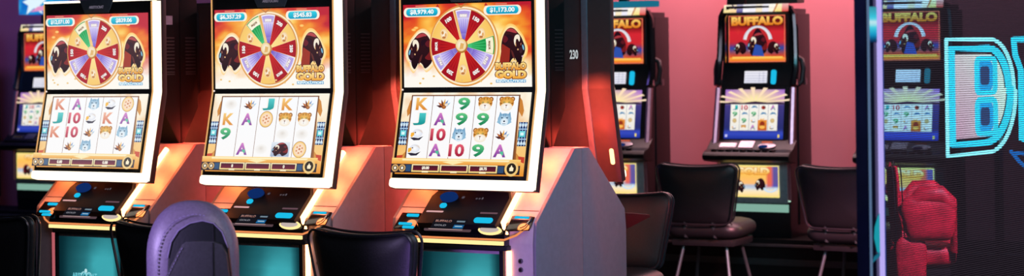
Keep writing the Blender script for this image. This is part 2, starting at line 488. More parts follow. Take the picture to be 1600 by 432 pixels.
def wheel_screen(parent, segs, jack1, jack2, pale, seed, material, zoff=0.0115):
    a = Art(SCR_W, SCR_H, pale)
    a.grid(0, 0, SCR_W, SCR_H, 56, 34, fire(seed))
    # glow rays
    for k in range(9):
        x = .03 + .54 * random.random(); y = .19 + .1 * random.random()
        a.ell(x, y, .012, .006, (255, 214, 120), (255, 170, 70), n=8)
    # bison either side
    bison(a, .020, .070, .122, .152, halo=(255, 232, 190))
    bison(a, .462, .084, .112, .150, flip=True, halo=(255, 214, 120))
    a.poly([(.455, .09), (.50, .085), (.505, .15), (.47, .17)], (150, 40, 30))
    cx, cy, R = .2925, .165, .1565
    a.ell(cx, cy, R * 1.04, R * 1.04, (255, 214, 140), (224, 150, 70), n=56)
    a.ring(cx, cy, R * .955, R, (255, 246, 226), (255, 226, 170), n=56)
    a.ring(cx, cy, R * .93, R * .955, (196, 130, 60), (220, 160, 90), n=56)
    r1 = R * .93
    kinds = {'p': ((96, 70, 196), (236, 226, 250)), 'r': ((206, 30, 30), (158, 16, 30)), 'g': ((255, 226, 140), (248, 196, 96)), 'G': ((70, 200, 120), (10, 150, 60))}
    for i, (kd, tx) in enumerate(segs):
        ang = PI / 2 - i * PI / 6; a0, a1 = ang - PI / 12, ang + PI / 12
        ci, co = kinds[kd]
        a.ring(cx, cy, .02, r1, ci, co, n=8, a0=a0, a1=a1)
        if kd == 'p':
            a.ring(cx, cy, .055, r1, (150, 130, 225), (246, 240, 255), n=8, a0=a0, a1=a1)
            for q in range(5):
                b0 = a0 + (q + .3) * (a1 - a0) / 5
                a.ring(cx, cy, .05, r1 * .74, (92, 62, 190), (190, 176, 240), n=1, a0=b0, a1=b0 + (a1 - a0) / 10)
            a.ring(cx, cy, r1 * .78, r1 * .96, (196, 180, 236), (170, 150, 226), n=8, a0=a0 + .03, a1=a1 - .03)
        if kd == 'r':
            for q in range(4):
                b0 = a0 + (q + .4) * (a1 - a0) / 4
                a.ring(cx, cy, .04, r1 * .7, (170, 20, 26), (140, 10, 24), n=1, a0=b0, a1=b0 + .03)
        if kd == 'G':
            for q in range(4):
                b0 = a0 + (q + .4) * (a1 - a0) / 4
                a.ring(cx, cy, .04, r1 * .72, (14, 130, 60), (8, 120, 50), n=1, a0=b0, a1=b0 + .03)
            a.ring(cx, cy, r1 * .74, r1 * .97, (250, 246, 226), (250, 240, 200), n=8, a0=a0 + .02, a1=a1 - .02)
        if kd == 'g':
            px, py = cx + .66 * r1 * math.cos(ang), cy + .66 * r1 * math.sin(ang)
            a.ell(px, py, .019, .023, (255, 250, 236), (244, 200, 130), n=16)
            a.ell(px - .006, py + .005, .006, .007, (206, 140, 70), n=8); a.ell(px + .008, py - .004, .005, .008, (230, 170, 100), n=8)
            a.ell(px, py - .014, .009, .005, (190, 116, 60), n=8)
        if tx:
            col = (120, 70, 40) if kd == 'G' else (255, 250, 245)
            px, py = cx + .83 * r1 * math.cos(ang), cy + .83 * r1 * math.sin(ang)
            a.text(tx, px, py, .0155 if len(tx) < 4 else .012, col, rot=ang - PI / 2, bold=.05, width=.030 if len(tx) < 4 else .034, outline=(110, 30, 40) if kd != 'G' else None)
        a.ring(cx, cy, .02, r1, (255, 236, 190), (255, 226, 160), n=1, a0=a0 - .012, a1=a0 + .012)
    a.ell(cx, cy, .029, .029, (214, 150, 70), (180, 110, 40), n=24)
    a.ell(cx - .002, cy + .003, .025, .025, (255, 252, 240), (240, 206, 140), n=24)
    a.poly([(cx - .01, cy - .014), (cx - .004, cy + .012), (cx + .012, cy + .008), (cx + .008, cy - .012)], (226, 176, 100))
    # pointer ornament at the top
    a.poly([(cx - .03, SCR_H - .001), (cx, SCR_H - .02), (cx + .03, SCR_H - .001), (cx + .018, SCR_H - .001), (cx, SCR_H - .012), (cx - .018, SCR_H - .001)], (196, 120, 60))
    # jackpot pills
    for x0, x1, tx, y0 in ((.020, .195, jack1, .288), (.398, .570, jack2, .288)):
        a.rrect(x0, y0 - .004, x1, y0 + .034, .018, (255, 240, 220))
        a.rrect(x0 + .012, y0, x1 - .012, y0 + .030, .014, lambda x, y: mix((10, 150, 190), (40, 210, 232), (y - .288) / .03))
        a.text(tx, (x0 + x1) / 2, y0 + .015, .021, (240, 255, 255), bold=.045, width=.112 if len(tx) > 8 else .092, outline=(20, 110, 150), ow=.04)
        for q in (-1, 1):
            a.poly([((x0 + x1) / 2 + q * .075 - .008, y0 + .034), ((x0 + x1) / 2 + q * .075, y0 + .046), ((x0 + x1) / 2 + q * .075 + .01, y0 + .034)], (190, 40, 40))
        a.rect((x0 + x1) / 2 - .03, y0 + .037, (x0 + x1) / 2 + .022, y0 + .042, (226, 120, 96))
    # title
    a.text('BUFFALO', .520, .082, .026, (255, 226, 140), (236, 150, 50), bold=.06, width=.138, outline=(92, 30, 20), ow=.07)
    a.text('GOLD', .520, .049, .029, (255, 232, 150), (240, 160, 50), bold=.07, width=.136, outline=(110, 40, 20), ow=.07)
    a.rect(.452, .017, .588, .029, (40, 120, 180), (60, 160, 210))
    a.text('REVOLUTION', .520, .023, .0085, (230, 250, 255), bold=.06, width=.128)
    for k in range(7):
        a.ell(.04 + .40 * random.random(), .012 + .04 * random.random(), .006, .004, (236, 190, 110), n=8)
    return a.build('top_screen', material, parent, (-SCR_W / 2, -.004, ZK + zoff), (1, 0, 0), (0, 0, 1))

AM = math.radians(13.19)
DN = Vector((0, -math.sin(AM), -math.cos(AM)))     # down the lower display
FN = Vector((0, -math.cos(AM), math.sin(AM)))      # out of the lower display

def reel_screen(parent, grid, pale, seed, material, v1, v2):
    W, H = SCR_W, .334
    a = Art(W, H, pale)
    def bg(x, y):
        v = y / H; n = fbm(x * 18, y * 14, seed)
        c = ramp(v, [(0, (232, 140, 40)), (.2, (250, 196, 110)), (.45, (246, 200, 130)), (.7, (255, 240, 210)), (1, (255, 246, 226))])
        return mix(c, (226, 130, 50), max(0, n - .5) * 1.2)
    a.grid(0, 0, W, H, 40, 24, bg)
    # carved side ornaments
    for q in (0, 1):
        fx = (lambda x: W - x) if q else (lambda x: x)
        for pts, c in (([(.036, .30), (.052, .318), (.05, .26), (.030, .235), (.024, .26)], (206, 128, 50)), ([(.028, .08), (.05, .10), (.046, .05), (.02, .045)], (214, 140, 60)),
                       ([(.05, .30), (.058, .30), (.046, .05), (.038, .05)], (150, 84, 40)), ([(.0, .075), (.03, .078), (.024, .058), (.0, .05)], (200, 60, 40))):
            P = [(fx(x), y) for x, y in pts]
            a.poly(P[::-1] if q else P, c)
        # dark lattice panel with a pale knot
        x0, x1 = (W - .040, W - .001) if q else (.001, .040)
        a.rect(x0, .118, x1, .214, (22, 34, 78), (30, 50, 104))
        for y in (.126, .146, .186, .206):
            a.rect(x0, y - .002, x1, y + .002, (170, 206, 236))
        for k in range(3):
            xx = x0 + (x1 - x0) * (k + .5) / 3
            a.rect(xx - .0015, .118, xx + .0015, .214, (160, 200, 236))
            a.poly([(xx - .006, .13), (xx, .122), (xx + .006, .13), (xx, .14)], (214, 234, 246)); a.poly([(xx - .006, .2), (xx, .192), (xx + .006, .2), (xx, .21)], (214, 234, 246))
        a.rect(x0 + .006, .154, x1 - .006, .178, (60, 190, 200), (110, 220, 226))
        a.rect(x0 + .012, .160, x1 - .012, .172, (220, 250, 250))
    # reels
    X0, X1, Y0, Y1 = .050, W - .050, .062, .318
    a.rect(X0 - .005, Y0 - .004, X1 + .005, Y1 + .005, (120, 70, 40))
    cw = (X1 - X0) / 5; rh = (Y1 - Y0) / 4
    for i in range(5):
        a.rect(X0 + i * cw + .0012, Y0, X0 + (i + 1) * cw - .0012, Y1, (252, 250, 250), (250, 252, 255))
    for j, row in enumerate(grid):
        for i, s in enumerate(row):
            if s != ' ':
                key = '10' if s == '1' else s
                symbol(a, key, X0 + (i + .5) * cw, Y1 - (j + .5) * rh, cw * .95, rh * .95)
    # gold rail and meters
    a.rect(0, .036, W, .060, (236, 150, 50), (255, 214, 120))
    a.rect(.05, .050, W - .05, .057, (255, 240, 190))
    a.poly([(.24, .046), (.29, .036), (.34, .046), (.29, .052)], (255, 236, 170))
    a.rect(0, 0, W, .036, (30, 24, 34), (40, 34, 48))
    for k in range(2):
        a.ell(.020 + .034 * k, .019, .0165, .0155, (250, 226, 170), (196, 140, 70), n=16)
        a.ell(.020 + .034 * k, .019, .0105, .0095, (70, 50, 40), n=12); a.ell(.020 + .034 * k, .019, .006, .006, (255, 244, 220), n=10)
    a.rect(.072, .006, .096, .032, (40, 70, 110)); a.rect(.500, .006, .526, .032, (40, 70, 110))
    for k, tx in enumerate((v1, '', v2)):
        x0 = .100 + k * .134
        a.rect(x0, .004, x0 + .130, .035, (238, 206, 120), (255, 240, 190))
        a.rect(x0 + .006, .010, x0 + .124, .031, (104, 20, 40), (60, 16, 34))
        if tx:
            a.text(tx, x0 + .066, .0205, .013, (255, 246, 226), bold=.05)
        a.rect(x0 + .050, .002, x0 + .080, .009, (255, 240, 190))
    a.ell(.562, .024, .031, .031, (255, 236, 180), (240, 190, 100), n=28)
    a.ell(.562, .024, .0215, .0215, (34, 26, 20), n=24)
    a.poly([(.554, .014), (.570, .014), (.572, .026), (.566, .030), (.562, .038), (.558, .030), (.553, .026)], (255, 240, 200))
    o = Vector((-W / 2, 0, ZK)) + DN * (.0115 + H) + FN * .004
    return a.build('reel_screen', material, parent, o, (1, 0, 0), -DN)

# ------------------------------------------------------------------ the near machines
SLOPE_T, SLOPE_B = (0.270, ZK - .242), (-.045, ZK - .516)
SLD = Vector((0, SLOPE_B[0] - SLOPE_T[0], SLOPE_B[1] - SLOPE_T[1])).normalized()     # down the slope
SLN = Vector((1, 0, 0)).cross(-SLD).normalized()                                      # out of the slope
if SLN.y > 0: SLN = -SLN
def on_slope(x, y, off=0.0):
    """point on the sloping face at local x and depth y, lifted off along its normal"""
    t = (y - SLOPE_T[0]) / (SLOPE_B[0] - SLOPE_T[0])
    p = Vector((x, y, SLOPE_T[1] + t * (SLOPE_B[1] - SLOPE_T[1])))
    return p + SLN * off
def lower_prof(f0, f1, l0, l1):
    """profile of a slab following the creased display, from offset f0 to f1 (front to back), l0 above to l1 below the crease"""
    up = lambda f, l: (f, ZK + l)
    def lo(f, l):
        p = Vector((0, 0, ZK)) + DN * l - FN * f
        return (p.y, p.z)
    k = math.tan(AM / 2)
    return [up(f0, l0), (f0, ZK - f0 * k), lo(f0, l1), lo(f1, l1), (f1, ZK - f1 * k), up(f1, l0)]

BASE_PROF = [(YC, .0), (YC, ZK - .242), (.270, ZK - .242), (-.045, ZK - .516), (-.055, ZK - .60), (-.055, .09), (-.02, .0)]
def build_machine(root, art=True):
    P = root
    # ---- lower cabinet
    MB().prism_x(BASE_PROF, -.322, .322, .004).build('cabinet', M_CAB, P)
    for s in (-1, 1):
        x0, x1 = sorted((s * .3225, s * .336))
        MB().prism_x(BASE_PROF, x0, x1, .004).build('side_panel', M_SIDE, P)
    # seam between slope and lower front on each wing
    for s in (-1, 1):
        a0, a1 = sorted((s * .205, s * .320))
        MB().prism([(a0, -.0014), (a1, -.0014), (a1, .0014), (a0, .0014)], on_slope(0, .001, .0006), (1, 0, 0), -SLD, 0, .0008).build('seam', M_BLACK, P)
    # ---- raised console between the light bars
    y_of = lambda y: (Vector(on_slope(0, y)) - Vector(on_slope(0, 0))).dot(-SLD)
    L = y_of
    out = [(-.182, L(-.085)), (.182, L(-.085)), (.182, L(.030)), (.150, L(.075)), (.110, L(.20)), (-.110, L(.20)), (-.150, L(.075)), (-.182, L(.030))]
    MB().prism(out, on_slope(0, 0), (1, 0, 0), -SLD, .0, .031, .004).build('console', M_CONS, P)
    ctop = lambda art, nm: art.build(nm, M_DECAL, P, on_slope(0, 0, .0313), (1, 0, 0), -SLD)
    # marks, pale slots and the small display on the console
    a = Art(1, 1)
    a.ell(-.030, L(.026), .008, .008, (110, 96, 104), (52, 48, 58), n=14)
    ctop(a, 'lens_mark')
    a = Art(1, 1)
    a.text('o o 8', .048, L(.024), .012, (104, 96, 106), bold=.03)
    ctop(a, 'icon_row')
    for s in (-1, 1):
        a = Art(1, 1)
        a.rrect(s * .126 - .040, L(-.036) - .0045, s * .126 + .040, L(-.036) + .0045, .003, (226, 172, 172) if s < 0 else (110, 80, 90))
        ctop(a, 'pale_slot')
    a = Art(1, 1)
    a.rect(-.106, L(-.104), .046, L(-.066), (22, 22, 30))
    a.text('BUFFALO', -.060, L(-.0745), .012, (196, 150, 140), (150, 100, 90), bold=.03, width=.075)
    a.text('GOLD', -.066, L(-.092), .009, (150, 150, 160), bold=.02, width=.055)
    a.rect(-.002, L(-.103), .044, L(-.088), (24, 110, 170), (20, 80, 130))
    a.rect(.002, L(-.078), .040, L(-.072), (120, 140, 155)); a.rect(.004, L(-.097), .038, L(-.093), (170, 205, 220))
    ctop(a, 'small_display')
    sp = MB().prism([(.040 * math.cos(k * PI / 10) , .026 * math.sin(k * PI / 10)) for k in range(20)], on_slope(-.092, .022, .031), (1, 0, 0), -SLD, 0, .012, .003)
    sp.build('round_speaker', M_BLUE, P)
    for x, y, w, h in ((-.100, -.012, .030, .024), (.120, -.068, .084, .026)):
        MB().prism(rounded(-w / 2, -h / 2, w / 2, h / 2, h * .42, 4), on_slope(x, y, .031), (1, 0, 0), -SLD, 0, .006, .0015).build('lit_key', M_CYAN, P)
    # ---- light bars beside the console: down the slope, then down the front
    MB().tube([on_slope(.196, .236, .010), on_slope(.196, .05, .010), on_slope(.197, -.060, .010)], .0118, 10).build('light_bar', M_BAR, P)
    MB().tube([on_slope(.199, -.062, .010), (.215, -.075, ZK - .565)], .009, 8).build('light_bar', M_BAR, P)
    MB().tube([(.218, -.062, ZK - .63), (.218, -.062, .16)], .0105, 10).build('light_bar', M_BAR, P)
    MB().tube([(-.222, -.060, ZK - .63), (-.222, -.060, .16)], .0075, 8).build('light_bar', M_DIM, P)
    # ---- button deck with its glowing lip
    dk = [(-.050, ZK - .520), (-.072, ZK - .532), (-.092, ZK - .566), (-.092, ZK - .610), (-.052, ZK - .622)]
    MB().prism_x(dk, -.216, .216, .003).build('button_deck', M_GLOSS, P)
    MB().tube([(-.300, -.052, ZK - .535), (-.255, -.078, ZK - .570), (-.215, -.094, ZK - .584), (0, -.097, ZK - .584), (.215, -.094, ZK - .584), (.262, -.080, ZK - .566), (.306, -.058, ZK - .530)], .0042, 8).build('lip_trim', M_LIP2, P)
    MB().box(-.214, .214, -.099, -.091, ZK - .606, ZK - .590, .003).build('lip_light', M_LIP, P)
    MB().box(-.20, .225, -.090, -.056, ZK - .628, ZK - .610, .004).build('deck_skirt', M_BLACK, P)
    sb = MB().prism([(.052 * math.cos(k * PI / 12), .019 * math.sin(k * PI / 12)) for k in range(24)], (.150, -.087, ZK - .5505), (1, 0, 0), (0, .5, .86), -.002, .010, .003)
    ob = sb.build('spin_button', M_LIP, P)
    MB().prism([(.043 * math.cos(k * PI / 12), .0125 * math.sin(k * PI / 12)) for k in range(24)], (.150, -.087, ZK - .5505), (1, 0, 0), (0, .5, .86), .008, .0125, .001).build('button_cap', glow('button_cap', (214, 196, 190), .8), ob)
    rest = Art(1, 1)
    rest.rrect(-.16, -.012, .06, .012, .006, (92, 70, 76)); rest.rrect(-.14, -.005, .02, .006, .003, (180, 150, 150))
    rest.build('deck_graphics', M_DECAL, P, (0, -.083, ZK - .549), (1, 0, 0), (0, .5, .86))
    # ---- card reader at the right, ticket printer at the left
    for s, nm in ((1, 'card_reader'), (-1, 'ticket_printer')):
        q = [(s * .216, L(-.026)), (s * .318, L(-.026)), (s * .318, L(-.082)), (s * .216, L(-.088))]
        if s < 0: q = [(-.30, L(-.026)), (-.206, L(-.026)), (-.200, L(-.092)), (-.30, L(-.092))]
        else: q = [(.216, L(-.026)), (.318, L(-.026)), (.322, L(-.080)), (.222, L(-.086))]
        r = MB().prism(q, on_slope(0, 0), (1, 0, 0), -SLD, .0, .006, .002).build(nm, M_GLOSS, P)
        if s > 0:
            MB().prism(rounded(.228, L(-.045), .312, L(-.030), .004, 3), on_slope(0, 0), (1, 0, 0), -SLD, .006, .014, .001).build('slot_bezel', M_STEEL, r)
            MB().prism(rounded(.238, L(-.042), .302, L(-.033), .003, 3), on_slope(0, 0), (1, 0, 0), -SLD, .0135, .016).build('slot_light', M_CYAN, r)
            MB().tube([on_slope(.308, -.046, .010), on_slope(.300, -.070, .012), on_slope(.285, -.080, .014)], .0022, 6).build('card_guide', M_CHROME, r)
        else:
            for x0, x1, y0, y1 in ((-.268, -.212, -.043, -.033), (-.285, -.222, -.078, -.070), (-.258, -.204, -.092, -.083)):
                MB().prism(rounded(x0, L(y0), x1, L(y1), .003, 3), on_slope(0, 0), (1, 0, 0), -SLD, .005, .010).build('slot_light', M_CYAN, r)
    # ---- lower front: lit teal glass, locks
    bx = MB()
    for x0, x1, z0, z1 in ((-.205, .197, ZK - .632, ZK - .618), (-.205, -.192, .12, ZK - .62), (.178, .197, .12, ZK - .62), (-.205, .197, .11, .125)):
        bx.box(x0, x1, -.070, -.056, z0, z1, .002)
    bx.build('belly_frame', M_BLACK, P)
    g = Art(1, 1)
    def teal(x, y):
        u, v = x / .37, y / .65
        b = max(0, 1 - math.hypot((u - .62 + .25 * (1 - v)) * 1.5, (v - .82) * 2.0)) + .8 * max(0, 1 - math.hypot((u - .85) * 2.2, (v - .72) * 2.0))
        e = min(u, 1 - u) * 7
        return mix((6, 40, 48), (66, 176, 186), min(1, b * .80) * min(1, max(.12, e)) * (.9 + .2 * fbm(u * 3, v * 40, 5)))
    g.grid(0, 0, .37, .65, 20, 44, teal)
    g.text('ARISTOCRAT', .150, .478, .022, (120, 214, 226), (90, 190, 206), bold=.04, width=.145)
    g.ell(.158, .500, .008, .009, (196, 240, 244)); g.ring(.146, .478, .013, .019, (160, 226, 234), (160, 226, 234), a0=0, a1=PI, n=14); g.ring(.176, .478, .012, .017, (150, 220, 230), (150, 220, 230), n=20)
    g.build('belly_glass', M_DECAL, P, (-.192, -.0565, .125), (1, 0, 0), (0, 0, 1))
    for z in (-.668, -.702):
        lk = MB().prism([(.010 * math.cos(k * PI / 8), .010 * math.sin(k * PI / 8)) for k in range(16)], (.268, -.055, ZK + z), (1, 0, 0), (0, 0, 1), 0, .006, .001).build('lock', M_STEEL, P)
        MB().prism([(.006 * math.cos(k * PI / 8), .006 * math.sin(k * PI / 8)) for k in range(16)], (.268, -.061, ZK + z), (1, 0, 0), (0, 0, 1), 0, .0015).build('keyway', M_BLACK, lk)
    # ---- tower
    tp = [(.205, ZK + .43), (YC, ZK + .43), (YC, ZK - .2405), (.312, ZK - .2405), (.225, ZK - .11), (.205, ZK - .08)]
    MB().prism_x(tp, -.195, .195, .004).build('tower', M_TOWER, P)
    MB().box(-.10, .10, .074, .206, ZK - .02, ZK + .36, .005).build('display_neck', M_BLACK, P)
    for s in (-1, 1):
        v = MB()
        x0, x1 = sorted((s * .1945, s * .1965))
        v.box(x0, x1, .222, .292, ZK + .070, ZK + .076)
        for k in range(11):
            z = ZK + .08 + k * .0155
            v.box(x0, x1, .222, .292, z, z + .006)
        v.build('vent_slats', M_BLACK, P)
    # ---- creased display
    MB().prism_x(lower_prof(.0, .070, .400, .362), -.318, .318, .003).build('display_housing', M_BLACK, P)
    MB().prism_x(lower_prof(.036, .072, .404, .398), -.338, .338, .006).build('rear_plate', M_PLATE, P)
    for s in (-1, 1):
        # glowing chamfer: from the front edge out to the back
        pr = MB(); b = bmesh.new()
        fr = lower_prof(.0, .036, .398, .392)
        idx = [fr[0], fr[1], fr[2]]; bk = [fr[5], fr[4], fr[3]]
        A = [b.verts.new((s * .3185, y, z)) for y, z in idx]; B = [b.verts.new((s * .338, y, z)) for y, z in bk]; Cc = [b.verts.new((s * .3185, y, z)) for y, z in bk]
        for k in range(2):
            b.faces.new((A[k], A[k + 1], B[k + 1], B[k])); b.faces.new((B[k], B[k + 1], Cc[k + 1], Cc[k]))
        b.faces.new((A[0], B[0], Cc[0])); b.faces.new((A[2], Cc[2], B[2]))
        bmesh.ops.recalc_face_normals(b, faces=b.faces)
        pr._join(b); pr.build('edge_light', M_FRAME, P)
        x0, x1 = sorted((s * .3135, s * .3192))
        MB().prism_x(lower_prof(-.003, .002, .395, .362), x0, x1).build('amber_trim', M_ORANGE, P)
    o = Vector((0, 0, ZK)) + DN * .362
    MB().prism(rounded(-.322, -.0375, .338, 0, .012, 4), o, (1, 0, 0), -DN, -.030, .004, .003).build('bottom_light', M_FRAMEB, P)
    MB().box(-.318, .318, -.002, .035, ZK + .4005, ZK + .410, .002).build('top_glow_strip', M_FRAMEB, P)
    MB().prism([(-.07, 0), (.07, 0), (.10, .06), (-.10, .06)], (0, 0, ZK + .352), (1, 0, 0), (0, 0, 1), .0, .004, .001).build('logo_plaque', M_RIB, P)
    lg = Art(1, 1); lg.text('ARISTOCRAT', 0, 0, .012, (120, 112, 130), bold=.03, width=.085)
    lg.build('logo_text', M_DECAL, P, (0, -.0046, ZK + .378), (1, 0, 0), (0, 0, 1))
    MB().prism([(.004 * math.cos(k * PI / 5), .004 * math.sin(k * PI / 5)) for k in range(10)], (-.309, 0, ZK + .002), (1, 0, 0), (0, 0, 1), .0, .003).build('status_light', glow('status', (255, 235, 225), .9), P)
    # raised rib on the rear of the display
    for s in (-1, 1):
        MB().prism_x(lower_prof(.0715, .080, .395, .390), *sorted((s * .205, s * .232)), .002).build('rear_rib', M_RIB, P)
    return P

X = [(-1.8468, 8.6990), (-1.0036, 8.1606), (-.1790, 7.7822)]
def local_to_world(p, x, y, z=0.0):
    return (p[0] + x * CT + y * ST, p[1] - x * ST + y * CT, z)

LAB = ['slot machine at the far left of the near row, $12,071.00 on its screen', 'middle slot machine of the near row, $6,357.29 on its screen', 'near slot machine at the right end of its row, $8,979.40 on its screen']
first = thing('slot_machine', LAB[2], 'slot machine', (X[2][0], X[2][1], 0), -TH, 'near row of slot machines with wheel screens')
build_machine(first)
second = dup(first, LAB[1], (X[1][0], X[1][1], 0), -TH)
third = dup(first, LAB[0], (X[0][0], X[0][1], 0), -TH)
BLAB = ['dark rear of the machine standing back to back with the $12,071.00 machine', 'dark rear of the machine standing back to back with the $6,357.29 machine', 'rear of the end machine back to back, 230 in white on it']
SKIP = ('lens_mark', 'icon_row', 'pale_slot', 'small_display', 'deck_graphics', 'logo_text', 'lit_key', 'status_light', 'edge_light', 'amber_trim', 'logo_plaque', 'spin_button', 'top_glow_strip')
backs = []
for i in (2, 1, 0):
    b = dup(first, BLAB[i], local_to_world(X[i], 0, 2 * YC + .002), -TH + PI, 'machines backing the near row', skip=SKIP)
    backs.append(b)
r, p, g = ('r', 'p', 'g')
W3 = [('p', '8888'), ('r', '150'), ('g', ''), ('G', 'MAJOR'), ('p', 'FREE'), ('r', '200'), ('g', ''), ('r', '250'), ('p', 'FREE'), ('r', 'MINOR'), ('g', ''), ('r', '100')]
W2 = [('p', '8888'), ('r', '200'), ('g', ''), ('r', '250'), ('p', 'FREE'), ('r', 'MINOR'), ('g', ''), ('r', '100'), ('p', 'FREE'), ('r', '150'), ('g', ''), ('G', 'MAJOR')]
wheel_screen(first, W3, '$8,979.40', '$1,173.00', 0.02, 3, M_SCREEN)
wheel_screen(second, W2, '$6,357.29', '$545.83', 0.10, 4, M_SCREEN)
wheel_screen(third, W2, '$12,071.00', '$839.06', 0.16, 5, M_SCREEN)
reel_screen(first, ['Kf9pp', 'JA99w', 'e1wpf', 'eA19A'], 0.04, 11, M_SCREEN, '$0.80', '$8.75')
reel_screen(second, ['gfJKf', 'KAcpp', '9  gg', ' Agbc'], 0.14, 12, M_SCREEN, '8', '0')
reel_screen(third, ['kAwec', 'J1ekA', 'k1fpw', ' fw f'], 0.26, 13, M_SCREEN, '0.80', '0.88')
# number on the rear of the end machine, a light-bar reflection painted as a glowing pill low on it, and its side shelf
b3 = backs[0]
n = Art(1, 1); n.text('230', 0, 0, .038, (196, 204, 206), bold=.03, width=.040)
n.build('number_decal', M_DECAL, b3, (-.166, .0735, ZK + .137), (-1, 0, 0), (0, 0, 1))
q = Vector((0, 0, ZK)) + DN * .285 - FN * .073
MB().prism(rounded(-.010, -.035, .010, .035, .0095, 5), q + Vector((-.306, 0, 0)), (-1, 0, 0), -DN, 0, .003, .001).build('painted_reflection', glow('reflection_glow', (255, 196, 130), 3.0), b3)
sh = MB(); sh.prism_x([(-.06, ZK - .535), (-.30, ZK - .560), (-.31, ZK - .572), (-.06, ZK - .61)], -.325, -.20, .004); sh.build('side_shelf', mat('shelf_black', (9, 10, 12), .45, spec=.3), b3)
MB().prism([(-.028, -.020), (.028, -.020), (.028, .020), (-.028, .020)], (.195, .25, ZK + .318), (0, 1, 0), (0, 0, 1), .0005, .003).build('service_tag', mat('tag_grey', (150, 140, 160), .5), third)

# ------------------------------------------------------------------ the far bank
def far_top_art(w, h):
    a = Art(w, h)
    def bg(x, y):
        u, v = x / w, y / h
        return mix(ramp(v, [(0, (236, 110, 30)), (.12, (226, 70, 34)), (.3, (40, 70, 160)), (.42, (206, 40, 50)), (.66, (214, 40, 52)), (.8, (120, 20, 24)), (1, (90, 14, 20))]), (255, 150, 50), max(0, fbm(u * 6, v * 5, 21) - .55))
    a.grid(0, 0, w, h, 24, 20, bg)
    a.rect(0, .0, w, .028, (236, 96, 30), (250, 170, 60))
    a.rect(.02, .022, w - .02, .034, (255, 200, 90))
    a.text('BUFFALO', w / 2, h - .034, .050, (255, 214, 110), (226, 120, 30), bold=.06, width=w * .9, outline=(70, 10, 14), ow=.05)
    a.ring(w / 2 + .004, h * .44, .074, .098, (250, 244, 240), (206, 206, 222), a0=.15, a1=PI - .15, n=20)
    a.ell(w / 2 + .004, h * .44, .075, .085, (170, 34, 46), (196, 44, 50))
    a.poly(smooth_poly([(w / 2 - .05, .05), (w / 2 - .045, .12), (w / 2 - .02, .19), (w / 2 + .004, .215), (w / 2 + .03, .19), (w / 2 + .05, .12), (w / 2 + .055, .05)][::-1]), (40, 16, 28))
    bison(a, .030, .045, .086, .082, red=False); bison(a, w - .118, .045, .086, .082, flip=True, red=False)
    bison(a, w / 2 - .066, .034, .135, .150)
    a.poly([(w / 2 - .03, .04), (w / 2 + .05, .035), (w / 2 + .03, .1), (w / 2 - .01, .11)], (48, 80, 170))
    for x0, y0, x1, y1 in ((0, 0, w, .005), (0, h - .005, w, h), (0, 0, .005, h), (w - .005, 0, w, h)):
        a.rect(x0, y0, x1, y1, (240, 120, 90))
    return a
def far_main_art(w, h):
    a = Art(w, h)
    def bg(x, y):
        u, v = x / w, y / h
        c = ramp(v, [(0, (30, 50, 150)), (.12, (60, 80, 200)), (.2, (40, 46, 110)), (.70, (70, 60, 130)), (.76, (196, 140, 190)), (.9, (190, 130, 210)), (1, (160, 110, 200))])
        if v > .72:
            c = mix(c, (255, 236, 170), max(0, 1 - math.hypot((u - .5) * 1.7, (v - .74) * 2.4)) * 1.3)
        return c
    a.grid(0, 0, w, h, 24, 22, bg)
    for k in range(9):
        an = PI * (k + .5) / 9
        a.poly([(w / 2, h * .72), (w / 2 + .25 * math.cos(an), h * .72 + .10 * math.sin(an)), (w / 2 + .25 * math.cos(an + .12), h * .72 + .10 * math.sin(an + .12))], (255, 226, 190))
    a.poly([(0, h * .70), (0, h * .73), (.06, h * .745), (.12, h * .73), (.2, h * .76), (.29, h * .735), (.36, h * .745), (w, h * .73), (w, h * .70)], (54, 34, 64))
    x0, x1, y0, y1 = w * .10, w * .90, h * .17, h * .70
    cw, rh = (x1 - x0) / 5, (y1 - y0) / 4
    rows = ['J1wbA', '9w9ww', 'g9eKg', 'epAKe']
    for i in range(5):
        a.rect(x0 + i * cw + .001, y0, x0 + (i + 1) * cw - .001, y1, (240, 236, 226), (248, 244, 236))
    for j, row in enumerate(rows):
        for i, s in enumerate(row):
            cx, cy = x0 + (i + .5) * cw, y1 - (j + .5) * rh
            if s in ('J', '1', '9', 'A', 'K'):
                symbol(a, '10' if s == '1' else s, cx, cy, cw * .9, rh * .9)
            elif s == 'e': eagle(a, cx, cy, rh * .8)
            elif s == 'w': a.poly([(cx - .02, cy - .004), (cx - .006, cy + .012), (cx + .014, cy + .010), (cx + .026, cy - .006), (cx + .008, cy + .002)], (50, 130, 180))
            elif s == 'p': puma(a, cx, cy, rh * .8)
            elif s == 'b': a.ell(cx, cy, .014, .012, (160, 50, 40)); a.ell(cx + .006, cy + .003, .006, .005, (60, 30, 30))
            elif s == 'g': a.ell(cx, cy, .014, .014, (226, 196, 130), (200, 170, 120))
    a.rect(x0 + 3 * cw + .001, y0, x0 + 4 * cw - .001, y0 + rh * 1.6, (196, 84, 30), (236, 150, 60))
    a.ell(x0 + 3.5 * cw, y0 + rh, .016, .016, (150, 50, 30)); a.ell(x0 + 3.5 * cw, y0 + rh * .5, .018, .010, (250, 190, 90))
    a.rect(w - .03, .008, w - .018, .028, (236, 214, 110)); a.rect(.014, .010, .03, .026, (200, 200, 250))
    return a
